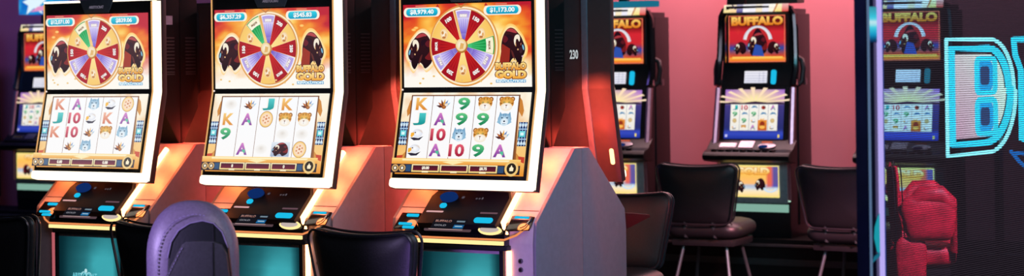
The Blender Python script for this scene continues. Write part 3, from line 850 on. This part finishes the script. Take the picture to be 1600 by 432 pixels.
def far_belly_art(w, h):
    a = Art(w, h)
    def bg(x, y):
        u, v = x / w, y / h
        c = ramp(v, [(0, (255, 220, 130)), (.2, (255, 236, 200)), (.34, (160, 190, 236)), (.42, (255, 190, 120)), (.7, (255, 196, 90)), (1, (255, 226, 150))])
        if u > .86 and v > .35: c = mix(c, (60, 60, 170), .8)
        elif u > .78 and v > .35: c = mix(c, (226, 70, 70), .7)
        return c
    a.grid(0, 0, w, h, 20, 14, bg)
    a.text('GOLD', w * .52, h * .82, .038, (255, 246, 200), (246, 170, 60), bold=.07, width=w * .6, outline=(214, 120, 40))
    bison(a, w * .16, h * .12, .085, .085, flip=True); bison(a, w * .56, h * .20, .072, .078, flip=False, red=False)
    a.ring(w * .84, h * .30, .02, .028, (220, 240, 255), (180, 214, 246), a0=PI, a1=2 * PI, sx=1.6, n=12)
    for x0, y0, x1, y1 in ((0, 0, w, .006), (0, h - .006, w, h), (0, 0, .006, h), (w - .006, 0, w, h)):
        a.rect(x0, y0, x1, y1, (255, 236, 130))
    return a

def build_far(root, bright=False):
    P = root
    prof = [(.26, .43), (.26, 1.83), (.05, 1.83), (.035, 1.50), (.0, 1.36), (-.048, 1.02), (-.10, .955), (-.10, .90), (-.03, .88), (-.03, .52), (-.02, .43)]
    MB().prism_x(prof, -.232, .232, .004).build('cabinet', M_BLACK, P)
    MB().box(-.240, .240, .10, .30, .50, 1.80, .004).build('rear_cabinet', M_BLACK, P)
    for s in (-1, 1):
        pth = [(s * .248, .045, 1.34 + .16), (s * .247, .020, 1.36), (s * .250, -.030, 1.10), (s * .256, -.060, .97)]
        MB().tube([(s * .247, -.002, 1.345), (s * .250, -.030, 1.17), (s * .254, -.062, .965)], .021, 8).build('pillar_trim', M_PILLAR, P)
        MB().tube([(s * .250, -.010, 1.36), (s * .255, .02, 1.45), (s * .250, .035, 1.56), (s * .246, .04, 1.70), (s * .240, .04, 1.79), (s * .222, .04, 1.825), (s * .18, .04, 1.835)], .022, 8).build('gloss_arch', M_GLOSS, P)
        MB().box(*sorted((s * .232, s * .276)), -.012, .02, 1.362, 1.398, .003).build('joint_block', M_CHROME, P)
        MB().tube([(s * .262, .035, 1.36), (s * .285, .05, 1.38), (s * .292, .06, 1.46), (s * .280, .065, 1.515), (s * .252, .06, 1.53)], .017, 8).build('side_speaker', M_BLACK, P)
        MB().box(*sorted((s * .275, s * .300)), .07, .10, 1.362, 1.402, .003).build('side_lamp', M_STEEL, P)
    for s in (-1, 1):
        MB().tube([(s * .212, .026, 1.50), (s * .212, .030, 1.78), (s * .200, .030, 1.80)], .006, 6).build('chrome_trim', M_CHROME, P)
    # reflections along the top tube, painted as a glowing strip
    a = Art(.43, .05)
    cols = [(250, 226, 150), (255, 214, 150), (90, 80, 150), (250, 246, 255), (244, 240, 250), (252, 232, 190), (240, 236, 250), (255, 246, 220), (250, 226, 130), (226, 80, 70)]
    for k in range(10):
        a.rect(.043 * k, 0, .043 * (k + 1), .05, cols[k], mix(cols[k], (255, 255, 255), .6))
    a.poly([(.05, .05), (.075, .02), (.085, .02), (.06, .05)], (60, 50, 70)); a.poly([(.33, 0), (.35, .05), (.36, .05), (.34, 0)], (200, 120, 60))
    mt = M_SCREEN3 if bright else M_SCREEN
    MB().tube([(-.20, .045, 1.838), (.20, .045, 1.838)], .026, 12).build('top_tube', M_GLOSS, P)
    a.build('top_glow_strip', mt, P, (-.215, .014, 1.812), (1, 0, 0), (0, .25, 1))
    MB().prism(rounded(-.198, -.152, .198, .152, .008), (0, .052, 1.648), (1, 0, 0), (0, .02, 1), .0, .006, .002).build('top_bezel', M_BLACK, P)
    far_top_art(.375, .288).build('top_screen', mt, P, (-.1875, .030, 1.504), (1, 0, 0), (0, .02, 1))
    a = Art(.16, .09)
    a.rect(0, 0, .15, .075, (226, 226, 240), (240, 238, 246))
    for k in range(4):
        a.rect(.005, .012 + .016 * k, .145, .015 + .016 * k, (170, 172, 196))
    a.rect(.098, .004, .101, .072, (170, 172, 196)); a.rect(.125, .004, .128, .072, (170, 172, 196))
    a.build('info_display', mt, P, (-.075, -.004, 1.375), (1, 0, 0), (0, .18, 1))
    MB().prism(rounded(.100, .0, .132, .088, .012, 4), (0, .004, 1.366), (1, 0, 0), (0, .18, 1), .0, .010).build('lit_key', M_CYAN if not bright else glow('cyan_bright', (60, 214, 240), 3.0), P)
    up = Vector((0, .048, .34)).normalized()
    MB().prism(rounded(-.214, -.02, .214, .330, .006), (0, -.047, 1.022), (1, 0, 0), up, .0, .005, .002).build('main_bezel', M_BLACK, P)
    far_main_art(.392, .306).build('reel_screen', mt, P, (-.196, -.0525, 1.032), (1, 0, 0), up)
    # console shelf
    cp = [(-.045, 1.03), (-.115, .972), (-.165, .955), (-.185, .935), (-.180, .908), (-.150, .898), (-.04, .885)]
    MB().prism_x(cp, -.285, .285, .010).build('console_shelf', mat('shelf_black', (9, 10, 12), .45, spec=.3), P)
    sd = Vector((0, .07, .058)).normalized()
    for x0, x1, y0, y1, m, nm in ((-.195, -.105, .022, .046, M_GLOSS, 'note_slot'), (-.075, .020, .010, .070, M_STEEL, 'key_panel'), (.065, .135, .058, .066, glow('red_mark', (230, 110, 80), .8), 'red_lamp')):
        MB().prism(rounded(x0, y0, x1, y1, .004, 3), (0, -.115, .973), (1, 0, 0), sd, .0, .005).build(nm, m, P)
    MB().prism(rounded(-.205, .014, -.095, .052, .006, 3), (0, -.115, .973), (1, 0, 0), sd, .0, .003).build('slot_plate', M_STEEL, P)
    MB().prism([(.11 + .058 * math.cos(k * PI / 10), .026 + .024 * math.sin(k * PI / 10)) for k in range(20)], (0, -.115, .973), (1, 0, 0), sd, .0, .007, .002).build('play_button', M_STEEL, P)
    MB().prism([(.09 + .03 * math.cos(k * PI / 8), .018 + .012 * math.sin(k * PI / 8)) for k in range(16)], (0, -.115, .973), (1, 0, 0), sd, .006, .010).build('play_light', M_BLUE, P)
    kb = MB()
    for k in range(9):
        kb.box(-.235 + .048 * k, -.200 + .048 * k, -.160, -.125, .958, .972, .003)
    kb.build('bet_buttons', M_GLOSS, P)
    # lit lower door
    MB().box(-.222, .222, -.052, -.028, .640, .888, .006).build('lower_door', M_GREY, P)
    far_belly_art(.37, .195).build('belly_screen', mt, P, (-.200, -.0530, .676), (1, 0, 0), (0, 0, 1))
    for s in (-1, 1):
        MB().tube([(s * .232, -.055, .895), (s * .238, -.050, .66)], .010, 6).build('door_trim', M_PILLAR, P)
    MB().box(-.232, .232, -.040, -.028, .650, .660, .001).build('door_light', glow('pale_line', (196, 240, 214), 1.0), P)
    MB().box(-.220, .220, -.038, -.026, .585, .632, .003).build('kick_light', glow('kick_light', (146, 196, 178), .75), P)
    return P
FLAB = {0: 'dark slot machine against the pink wall, buffalo screens and a black chair before it', -1: 'dark slot machine half hidden behind the tower end numbered 230',
        1: 'slot machine seen through the striped glass panel at the right', -6: 'blurred slot machine beyond the far left end of the near row', -7: 'dark cabinet side at the left edge of the photo, beyond the near row'}
def far_pos(k, x=0.0, y=0.0):
    base = (1.496 + k * .97 * CT, 12.0 - k * .97 * ST)
    return local_to_world(base, x, y)
f0 = thing('upright_slot_machine', FLAB[0], 'slot machine', far_pos(0), -TH, 'upright slot machines along the far wall')
build_far(f0)
for k, kk in ((-1, -1), (-6, -6.12), (-7, -7.12)):
    dup(f0, FLAB[k], far_pos(kk), -TH)
f1 = thing('upright_slot_machine', FLAB[1], 'slot machine', far_pos(1), -TH, 'upright slot machines along the far wall')
build_far(f1, bright=True)
# toppers standing on three of the machines
tb = thing('machine_topper', 'dark sign box on top of the slot machine by the pink wall', 'sign', (far_pos(0, 0, .16)[0], far_pos(0, 0, .16)[1], 1.8655), -TH)
MB().box(-.10, .24, -.06, .06, .0, .30, .01).build('sign_box', mat('dark_green_box', (38, 44, 40), .5), tb)
MB().box(-.24, -.12, -.04, .04, .0, .12, .006).build('sign_foot', M_BLACK, tb)
tb = thing('machine_topper', 'teal lit sign on top of the machine behind the dark tower end', 'sign', (far_pos(-1, 0, .14)[0], far_pos(-1, 0, .14)[1], 1.866), -TH)
MB().box(-.26, .23, -.05, .05, .0, .04, .008).build('sign_base', glow('teal_sign', (30, 120, 150), .8), tb)
MB().box(-.26, .16, -.05, .05, .055, .30, .008).build('sign_box', mat('navy_box', (26, 30, 50), .4), tb)
MB().box(-.03, .03, -.02, .02, .03, .06).build('sign_foot', M_BLACK, tb)
tb = thing('machine_topper', 'bright cyan sign on top of the blurred machine at the far left', 'sign', (far_pos(-6.16, 0, .14)[0], far_pos(-6.16, 0, .14)[1], 1.866), -TH)
def cy(x, y):
    return mix((10, 90, 190), (60, 190, 240), fbm(x * 14, y * 14, 3) * 1.6 - .3)
a = Art(.52, .30); a.grid(0, 0, .52, .30, 14, 10, cy)
a.poly([(.04, .10), (.10, .12), (.14, .22), (.19, .13), (.30, .12), (.22, .07), (.25, .0), (.16, .05), (.08, .0), (.10, .07)], (226, 246, 255))
a.poly([(.12, .02), (.30, .03), (.34, .07), (.20, .06)], (230, 150, 200))
MB().prism(rounded(-.26, .07, .26, .38, .09, 6), (0, 0, 0), (1, 0, 0), (0, 0, 1), -.05, .05, .006).build('sign_box', glow('deep_blue_sign', (24, 70, 170), .8), tb)
a.build('sign_face', M_SCREEN, tb, (-.26, -.0525, .075), (1, 0, 0), (0, 0, 1))
MB().box(-.05, .05, -.03, .03, .0, .09).build('sign_foot', M_BLACK, tb)

# plinth under the far bank
pl = thing('machine_plinth', 'long dark plinth with pale edge strips under the far slot machines', 'plinth', far_pos(0), -TH)
MB().box(-8.2, 2.6, -.12, .30, .0, .428, .006).build('plinth_body', mat('plinth_black', (9, 11, 13), .7, spec=.2), pl)
MB().box(-8.2, 2.6, -.150, -.121, .385, .40, .002).build('edge_strip', M_STEEL, pl)
MB().box(-8.2, 2.6, -.128, -.121, .27, .31, .002).build('kick_strip', mat('teal_kick', (24, 40, 42), .5), pl)

# ------------------------------------------------------------------ chairs
def trapezoid(wt, wb, h, r, n=7):
    """rounded outline, wider at the top, centred on the origin"""
    cs = [(wb / 2, -h / 2, -PI / 2), (wt / 2, h / 2, 0), (-wt / 2, h / 2, PI / 2), (-wb / 2, -h / 2, PI)]
    pts = []
    for x, y, a0 in cs:
        cx = x - math.copysign(r, x); cyy = y - math.copysign(r, y)
        for k in range(n + 1):
            a = a0 + PI / 2 * k / n
            pts.append((cx + r * math.cos(a), cyy + r * math.sin(a)))
    dense = []
    for i, p in enumerate(pts):
        q = pts[(i + 1) % len(pts)]
        d = math.hypot(q[0] - p[0], q[1] - p[1]); m = max(1, int(d / .03))
        for k in range(m):
            dense.append((p[0] + (q[0] - p[0]) * k / m, p[1] + (q[1] - p[1]) * k / m))
    return dense
def make_chair(root, leather=None, arms=False):
    P = root; lm = leather or M_LEATHER
    o = [(x, y + (.016 * (x / .25) ** 2 if y > .1 else 0)) for x, y in trapezoid(.50, .41, .34, .045)]
    lean = Vector((0, -.12, 1)).normalized()
    org = Vector((0, -.235, .742))
    bk = MB().pad(o, org, (1, 0, 0), lean, .070, curve=-.42).build('backrest', lm, P, 60)
    nn = Vector((1, 0, 0)).cross(lean).normalized()
    ring = lambda sc, h: [org + Vector((1, 0, 0)) * x * sc + lean * y * sc + nn * (-.42 * x * x * sc * sc + h) for x, y in o]
    for h in (.030, -.030):
        MB().tube(ring(.985, h), .0055, 6, closed=True).build('piping', M_PIPING, bk)
    so = trapezoid(.47, .44, .44, .09)
    MB().pad([(x, -y) for x, y in so], (0, .0, .535), (1, 0, 0), (0, 1, 0), .115, curve=0, power=6).build('seat', lm, P, 60)
    MB().box(-.19, .19, -.17, .17, .440, .482, .012).build('seat_base', M_BLACK, P)
    for s in (-1, 1):
        MB().tube([(s * .09, -.12, .47), (s * .09, -.20, .50), (s * .085, -.222, .60)], .012, 8).build('back_bracket', M_LEG, P)
        MB().tube([(s * .13, -.12, .45), (s * .17, -.17, .22), (s * .215, -.225, .0)], .0105, 8).build('leg', M_LEG, P)
        MB().tube([(s * .13, .12, .45), (s * .17, .17, .22), (s * .215, .225, .0)], .0105, 8).build('leg', M_LEG, P)
        if arms:
            MB().pad([(x, y) for x, y in trapezoid(.44, .38, .19, .07)], (s * .245, .01, .70), (0, 1, 0), (0, 0, 1), .09, power=5).build('arm_panel', lm, P, 60)
            MB().pad([(x, y) for x, y in trapezoid(.24, .20, .36, .06)], (s * .235, -.13, .44), (0, 1, 0), (0, 0, 1), .06, power=5).build('lower_panel', lm, P, 60)
            MB().tube([(s * .22, -.20, .70), (s * .25, -.05, .80), (s * .255, .10, .80), (s * .24, .22, .74), (s * .21, .20, .56)], .042, 10).build('armrest', lm, P)
    MB().tube([(.180, .185, .2), (-.180, .185, .2), (-.180, -.185, .2), (.180, -.185, .2)], .008, 8, closed=True).build('foot_ring', M_LEG, P)
    return P
CH = [  # bank position, local x, y, extra turn, label
    (X[2], .03, -.52, -.10, 'black leather chair in front of the $8,979.40 machine, right of the violet chair'),
    (X[1], .0, -.47, -.15, 'black leather chair partly hidden behind the violet high-backed chair'),
    (X[0], .03, -.42, -.10, 'black leather chair cut off by the left edge of the photo'),
    (X[2], .02, 2 * YC + .46, PI + .15, 'black chair facing away behind the slate end panel of the near row'),
    ((far_pos(0)[0], far_pos(0)[1]), -.02, -.62, .06, 'black chair whole in view before the machine on the pink wall'),
    ((far_pos(1)[0], far_pos(1)[1]), -.10, -.62, -.08, 'black chair half covered by the dark post of the striped panel'),
]
ch0 = None
for p, x, y, t, lab in CH:
    loc = local_to_world(p, x, y)
    if ch0 is None:
        ch0 = thing('casino_chair', lab, 'chair', loc, -TH + t, 'black casino chairs'); make_chair(ch0)
    else:
        dup(ch0, lab, loc, -TH + t)
rc = thing('red_standin_chair', 'made-up red armchair standing in for a vague red shape behind the striped glass panel', 'chair', (1.955, 9.3, 0), -PI / 2 - .12)  # armchair shape made up for an unidentified red form
rc.scale = (.80, .62, 1.10)
make_chair(rc, M_RED, True)

# violet high-backed chair in the foreground
vc = thing('high_back_chair', 'violet-lit chair with a tall rounded stitched back, nearest of all', 'chair', (-1.022, 6.20, 0), math.radians(-3))
def arch(w, h, k=26, top=.62):
    """closed outline: straight foot, domed head; origin at mid foot"""
    pts = [(-w / 2, 0), (w / 2, 0)]
    hs = h - w * top
    for i in range(k + 1):
        a = PI * i / k
        c, s_ = math.cos(a), math.sin(a)
        pts.append((w / 2 * math.copysign(abs(c) ** .86, c), hs + w * top * s_ ** .9 if s_ > 0 else hs))
    return pts
Z0, ZT = .58, 1.105
H = ZT - Z0
def at2(x, y, z): return (x, y, z)
o = [(x, y - H / 2) for x, y in arch(.292, H)]
dense = []
for i, p_ in enumerate(o):
    q_ = o[(i + 1) % len(o)]; d = math.hypot(q_[0] - p_[0], q_[1] - p_[1]); m = max(1, int(d / .03))
    dense += [(p_[0] + (q_[0] - p_[0]) * k / m, p_[1] + (q_[1] - p_[1]) * k / m) for k in range(m)]
sb = MB().pad(dense, (0, 0, Z0 + H / 2), (1, 0, 0), (0, 0, 1), .15, power=5, rings=(1, .995, .98, .95, .88, .7, .4, .2)).build('back_shell', M_VIOLET, vc, 60)
in_ = [(.136, .0), (.138, .30), (.130, .38), (.112, .43), (.085, .458), (.050, .466), (.010, .458), (-.026, .436), (-.050, .40), (-.062, .35), (-.066, .28), (-.066, .0)]
MB().prism(in_, (0, 0, Z0), (1, 0, 0), (0, 0, 1), .060, .083, .008).build('back_panel', M_NAVY, vc)
lum = [(.132, .0), (.134, .30), (.128, .36), (.112, .392), (.085, .402), (.03, .404), (.0, .402), (-.014, .392), (-.030, .365), (-.048, .33), (-.068, .29), (-.080, .25), (-.084, .0)]
MB().prism(lum, (0, 0, Z0), (1, 0, 0), (0, 0, 1), .070, .097, .007).build('lumbar_panel', mat('grey_leather', (52, 54, 60), .45, var=.15, scale=120, bump=.2), vc)
def stitched(path, name, parent, mat_, r=.002, dash=.011):
    b = MB(); P_ = [Vector(p) for p in path]
    for a_, c_ in zip(P_, P_[1:]):
        L_ = (c_ - a_).length; m = max(1, int(L_ / dash))
        for k in range(m):
            b.tube([a_ + (c_ - a_) * (k / m), a_ + (c_ - a_) * ((k + .6) / m)], r, 5)
    return b.build(name, mat_, parent)
stitched([(-.098, -.0735, Z0), (-.100, -.074, Z0 + .25), (-.098, -.074, Z0 + .33), (-.092, -.074, Z0 + .38), (-.076, -.073, Z0 + .425), (-.050, -.072, Z0 + .458), (-.015, -.071, Z0 + .478), (.025, -.071, Z0 + .486), (.060, -.071, Z0 + .480)], 'stitching', sb, M_THREAD)
stitched([(-.078, -.0985, Z0), (-.074, -.0985, Z0 + .25), (-.060, -.0985, Z0 + .29), (-.040, -.0985, Z0 + .33), (-.022, -.0985, Z0 + .365), (-.008, -.0985, Z0 + .387)], 'stitching', sb, M_THREAD, r=.0013)
MB().tube([(.085, -.0975, Z0), (.085, -.0975, Z0 + .398)], .0022, 6).build('seam', M_BLACK, vc)
MB().tube([(.085, -.084, Z0 + .402), (.085, -.084, Z0 + .452)], .0022, 6).build('seam', M_BLACK, vc)
MB().tube([(x, -.0845, Z0 + z) for x, z in in_[2:10]], .0022, 6).build('piping', M_THREAD, vc)
MB().pad([(x, -y) for x, y in trapezoid(.50, .48, .48, .10)], (0, .26, .52), (1, 0, 0), (0, 1, 0), .13, power=6).build('seat', M_VIOLET, vc, 60)
MB().box(-.10, .10, -.03, .12, .44, .66, .02).build('back_support', M_BLACK, vc)
MB().lathe([(.26, .0), (.26, .02), (.05, .05), (.035, .08), (.035, .46)], (0, .22, 0)).build('pedestal', M_STEEL, vc)

# ------------------------------------------------------------------ striped glass panel with its neon letter
PA = math.radians(50)
gp = thing('striped_glass_panel', 'tall dark glass panel of thin horizontal stripes with a glossy post', 'glass panel', (1.008, 5.5, 0), PA)
m = bpy.data.materials.new('tinted_glass'); m.use_nodes = True
nt = m.node_tree; nt.nodes.clear()
tr = nt.nodes.new('ShaderNodeBsdfTransparent'); tr.inputs[0].default_value = (.24, .33, .38, 1)
gl = nt.nodes.new('ShaderNodeBsdfGlossy'); gl.inputs['Roughness'].default_value = .08; gl.inputs['Color'].default_value = (.8, .85, 1, 1)
mx = nt.nodes.new('ShaderNodeMixShader'); mx.inputs[0].default_value = .05; om = nt.nodes.new('ShaderNodeOutputMaterial')
nt.links.new(tr.outputs[0], mx.inputs[1]); nt.links.new(gl.outputs[0], mx.inputs[2]); nt.links.new(mx.outputs[0], om.inputs[0])
MB().prism([(.0, .22), (1.30, .22), (1.30, 2.20), (.0, 2.20)], (0, .012, 0), (1, 0, 0), (0, 0, 1), 0, .004).build('glass', m, gp, 0)
M_SLAT = glow('stripe', (50, 42, 52), 1.0)
sl = MB()
k = 0
b = bmesh.new()
while .24 + k * .0066 < 2.16:
    z = .24 + k * .0066
    vs = [b.verts.new(c) for c in ((.0, 0, z), (1.30, 0, z), (1.30, 0, z + .0031), (.0, 0, z + .0031))]
    b.faces.new(vs); k += 1
sl._join(b); sl.build('stripes', M_SLAT, gp, 0)
MB().box(-.050, -.004, -.026, .02, .0, 2.24, .003).build('post', mat('gloss_navy', (14, 18, 44), .06, var=.3, scale=8, coat=.5), gp)
MB().box(-.0035, .0085, -.036, -.02, .0, 2.24, .002).build('edge_light', glow('violet_edge', (190, 176, 250), .95), gp)
MB().box(.009, .014, -.036, -.02, .0, 2.24, .001).build('edge_light', glow('blue_edge', (40, 70, 150), .8), gp)
MB().box(-.056, -.051, -.030, -.024, .0, 2.24, .001).build('edge_trim', glow('pale_blue_edge', (110, 140, 180), .6), gp)
MB().box(-.06, 1.30, -.02, .04, .0, .22, .004).build('bottom_rail', M_BLACK, gp)
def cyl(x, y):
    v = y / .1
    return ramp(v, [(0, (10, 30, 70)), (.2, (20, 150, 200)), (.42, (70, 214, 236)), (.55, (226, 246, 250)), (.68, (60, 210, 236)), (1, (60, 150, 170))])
a = Art(.05, .1); a.grid(0, 0, .045, .1, 2, 14, cyl); a.build('post_reflection', M_DECAL, gp, (-.0500, -.0268, 1.573), (1, 0, 0), (0, 0, 1))  # cyan reflection on the glossy post, painted as a glowing patch
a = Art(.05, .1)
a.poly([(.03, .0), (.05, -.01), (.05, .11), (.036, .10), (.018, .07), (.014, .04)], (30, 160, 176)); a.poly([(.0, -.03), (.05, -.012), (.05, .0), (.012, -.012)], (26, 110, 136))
a.build('post_reflection', M_DECAL, gp, (-.0500, -.0268, .985), (1, 0, 0), (0, 0, 1))  # lower cyan reflection, painted the same way

ns = thing('neon_letter_sign', 'glowing letter B outlined in cyan neon, behind the striped panel', 'neon sign', (1.032 + .525 * math.cos(PA) - .065 * math.sin(PA), 5.5 + .525 * math.sin(PA) + .065 * math.cos(PA), 1.226), PA)
BW, BH = .47, .356
def bshape(x0, y0, x1, y1, rt, rb):
    """B outline: square left side, two bowls merging on the right"""
    pts = [(x0, y0), (x1 - rb, y0)]
    for k in range(9):
        an = -PI / 2 + PI / 2 * k / 8; pts.append((x1 - rb + rb * math.cos(an), y0 + rb + rb * math.sin(an)))
    for k in range(9):
        an = PI / 2 * k / 8; pts.append((x1 - .012 - rt + rt * math.cos(an), y1 - rt + rt * math.sin(an)))
    pts.append((x0, y1))
    return pts
a = Art(BW, BH)
def bcol(x, y):
    u, v = x / BW, y / BH
    return mix(mix((226, 130, 140), (250, 190, 170), v), (236, 250, 200), max(0, min(1, (u - .35) * 1.6)) * .8)
face = bshape(.05, .05, BW - .06, BH - .045, .12, .15)
a.grid(0, 0, .001, .001, 1, 1, lambda x, y: (0, 0, 0))
cx_, cy_ = BW * .42, BH / 2
vs = [(cx_, cy_)] + face
a.add(vs, [(0, 1 + i, 1 + (i + 1) % len(face)) for i in range(len(face))], [bcol(*p) for p in vs])
for y0, y1 in ((.068, .158), (.196, .288)):
    a.rrect(.205, y0, .315, y1, .02, (30, 150, 190)); a.rrect(.228, y0 + .016, .292, y1 - .016, .016, (50, 60, 90))
a.build('letter_face', screen_mat('letter_art', 20.0), ns, (0, .0, 0), (1, 0, 0), (0, 0, 1))
M_NEON = glow('cyan_neon', (60, 220, 232), 16.0); M_NEONW = glow('white_neon', (190, 250, 236), 18.0)
T = lambda pts, y=-.004: [(x, y, z) for x, z in pts]
MB().tube(T(bshape(.0, .0, BW, BH, .16, .19)), .006, 8, closed=True).build('neon_tube', M_NEONW, ns)
MB().tube(T(bshape(.034, .032, BW - .036, BH - .028, .14, .17)), .011, 8, closed=True).build('neon_tube', M_NEON, ns)
for y0, y1 in ((.060, .166), (.188, .296)):
    MB().tube(T(rounded(.197, y0, .323, y1, .02)), .009, 8, closed=True).build('neon_tube', M_NEON, ns)
MB().tube(T([(BW + .10, BH), (BW - .01, BH), (BW + .0, BH - .05), (BW + .04, BH - .1), (BW + .04, .03), (BW + .12, .02)]), .010, 8).build('neon_tube', M_NEON, ns)
MB().tube(T([(BW + .13, -.02), (BW - .02, -.012), (BW - .04, -.004), (BW + .02, -.04), (BW + .13, -.09)]), .006, 8).build('neon_tube', glow('blue_neon', (30, 150, 240), 6.0), ns)
MB().box(.10, .13, .004, .02, -1.006, .05).build('sign_stand', M_BLACK, ns)
MB().box(.36, .39, .004, .02, -1.006, .05).build('sign_stand', M_BLACK, ns)
MB().box(.05, .44, -.0, .03, -1.226, -1.006).build('sign_base', M_BLACK, ns)

# ------------------------------------------------------------------ the room
fl = MB().box(-12, 9, -1.5, 22, -.05, .0).build('floor', mat('dark_carpet', (9, 12, 14), .95, spec=.1, var=.6, scale=6), None, 0); struct(fl)
ce = MB().box(-12, 9, -1.5, 22, 3.6, 3.65).build('ceiling', mat('dark_ceiling', (20, 20, 26), .9), None, 0); struct(ce)
wb = thing('wall_back', 'pink back wall', 'wall', far_pos(0), -TH)
wb['kind'] = 'structure'; del wb['label']; del wb['category']
MB().box(-11, 6, .56, .66, .0, 3.6).build('wall_surface', mat('pink_paint', (206, 120, 130), .8, var=.04, scale=3), wb, 0)
pc = MB().box(2.62, 2.86, 9.6, 9.9, .0, 3.6).build('pillar', mat('navy_pillar', (22, 32, 48), .5), None, 0); struct(pc)

# ------------------------------------------------------------------ light
def area(name, loc, target, size, rgb, power, size_y=None):
    l = bpy.data.lights.new(name, 'AREA'); l.energy = power; l.color = lin(rgb); l.size = size
    if size_y:
        l.shape = 'RECTANGLE'; l.size_y = size_y
    o = bpy.data.objects.new(name, l); COL.objects.link(o); o.location = loc
    o.rotation_euler = (Vector(target) - Vector(loc)).to_track_quat('-Z', 'Y').to_euler()
    return o
wp = far_pos(0, .2, .0)
area('wall_wash', (far_pos(0, .6, .10)[0], far_pos(0, .6, .10)[1], 3.2), (far_pos(0, .6, .56)[0], far_pos(0, .6, .56)[1], .5), 4.5, (255, 200, 205), 200, .3)
area('violet_wash', (far_pos(-6.5, 0, -.9)[0], far_pos(-6.5, 0, -.9)[1], 3.2), (far_pos(-6.5, 0, .6)[0], far_pos(-6.5, 0, .6)[1], 1.3), 2.0, (130, 110, 220), 20, .4)
area('soft_fill', (.9, 4.2, 2.9), (.1, 8.0, .8), 2.2, (236, 226, 250), 75)  # added soft fill from the camera side to lift the end panel
def spot(name, loc, target, rgb, power, angle, blend=.6, soft=.15):
    l = bpy.data.lights.new(name, 'SPOT'); l.energy = power; l.color = lin(rgb); l.spot_size = math.radians(angle); l.spot_blend = blend; l.shadow_soft_size = soft
    o = bpy.data.objects.new(name, l); COL.objects.link(o); o.location = loc
    o.rotation_euler = (Vector(target) - Vector(loc)).to_track_quat('-Z', 'Y').to_euler()
    return o
spot('violet_spot', (-2.7, 5.2, 1.25), (-1.05, 6.2, .95), (206, 180, 255), 230, 17)
spot('violet_floor_spot', (-.6, 5.6, .5), local_to_world(X[2], .27, -.05, .76), (170, 130, 240), 130, 24)
area('front_teal', (1.8, 6.5, 2.6), (1.3, 11.0, .6), 1.6, (110, 215, 235), 55)
spot('red_fill_spot', (2.7, 7.7, 2.3), (1.9, 9.25, .75), (255, 150, 165), 5200, 40)  # spot added only to brighten the red stand-in chair behind the glass
def helper_bulb(p, z, rgb, e, r=.05):  # added point lamp with no fixture of its own
    l = bpy.data.lights.new('glow_helper', 'POINT'); l.energy = e; l.color = lin(rgb); l.shadow_soft_size = r
    o = bpy.data.objects.new('glow_helper', l); COL.objects.link(o); o.location = (p[0], p[1], z)
for i in range(3):  # helper lamps added near the bars to strengthen their orange glow
    for s in (1, -1):
        k = 1.0 if s > 0 else .6
        for y in (.20, .08, -.045):
            q = on_slope(s * .262, y, .06)
            helper_bulb(local_to_world(X[i], q.x, q.y), q.z, (255, 128, 66), 1.25 * k, .03)
        helper_bulb(local_to_world(X[i], s * .295, .20), ZK - .21, (255, 84, 60), 1.6 * k)
        helper_bulb(local_to_world(X[i], s * .24, 2 * YC - .16), ZK - .225, (255, 70, 52), 2.6, .03)
        spot('plate_fill_spot', local_to_world(X[i], s * .275, 2 * YC - .17, ZK + .04), local_to_world(X[i], s * .285, 2 * YC - .06, ZK - .36), (255, 80, 56), 120, 110, 1.0, .09)  # unseen spot added to redden the lower rear plate
q = far_pos(-6.1, -.1, -.6)
helper_bulb(q, 1.9, (90, 150, 255), 10, .2)  # added blue fill near the left far machine

w = bpy.data.worlds.new('world'); SC.world = w; w.use_nodes = True
w.node_tree.nodes['Background'].inputs[0].default_value = (.10, .13, .16, 1); w.node_tree.nodes['Background'].inputs[1].default_value = .12

# ------------------------------------------------------------------ camera
cam = bpy.data.cameras.new('camera'); co = bpy.data.objects.new('camera', cam); COL.objects.link(co)
cam.sensor_width = 36; cam.lens = 3049.17 / 1600 * 36
cam.shift_y = (93.796 - 216) / 1600
co.location = (0, 0, ZK + .11743)
co.rotation_euler = (Matrix.Rotation(PI / 2, 3, 'X') @ Matrix.Rotation(-.0135, 3, 'Z')).to_euler()
cam.dof.use_dof = True; cam.dof.focus_distance = 7.75; cam.dof.aperture_fstop = 3.4
cam.clip_end = 100
SC.camera = co
SC.view_settings.view_transform = 'Standard'; SC.view_settings.look = 'None'
SC.cycles.use_denoising = True
SC.cycles.max_bounces = 6; SC.cycles.sample_clamp_indirect = 4.0
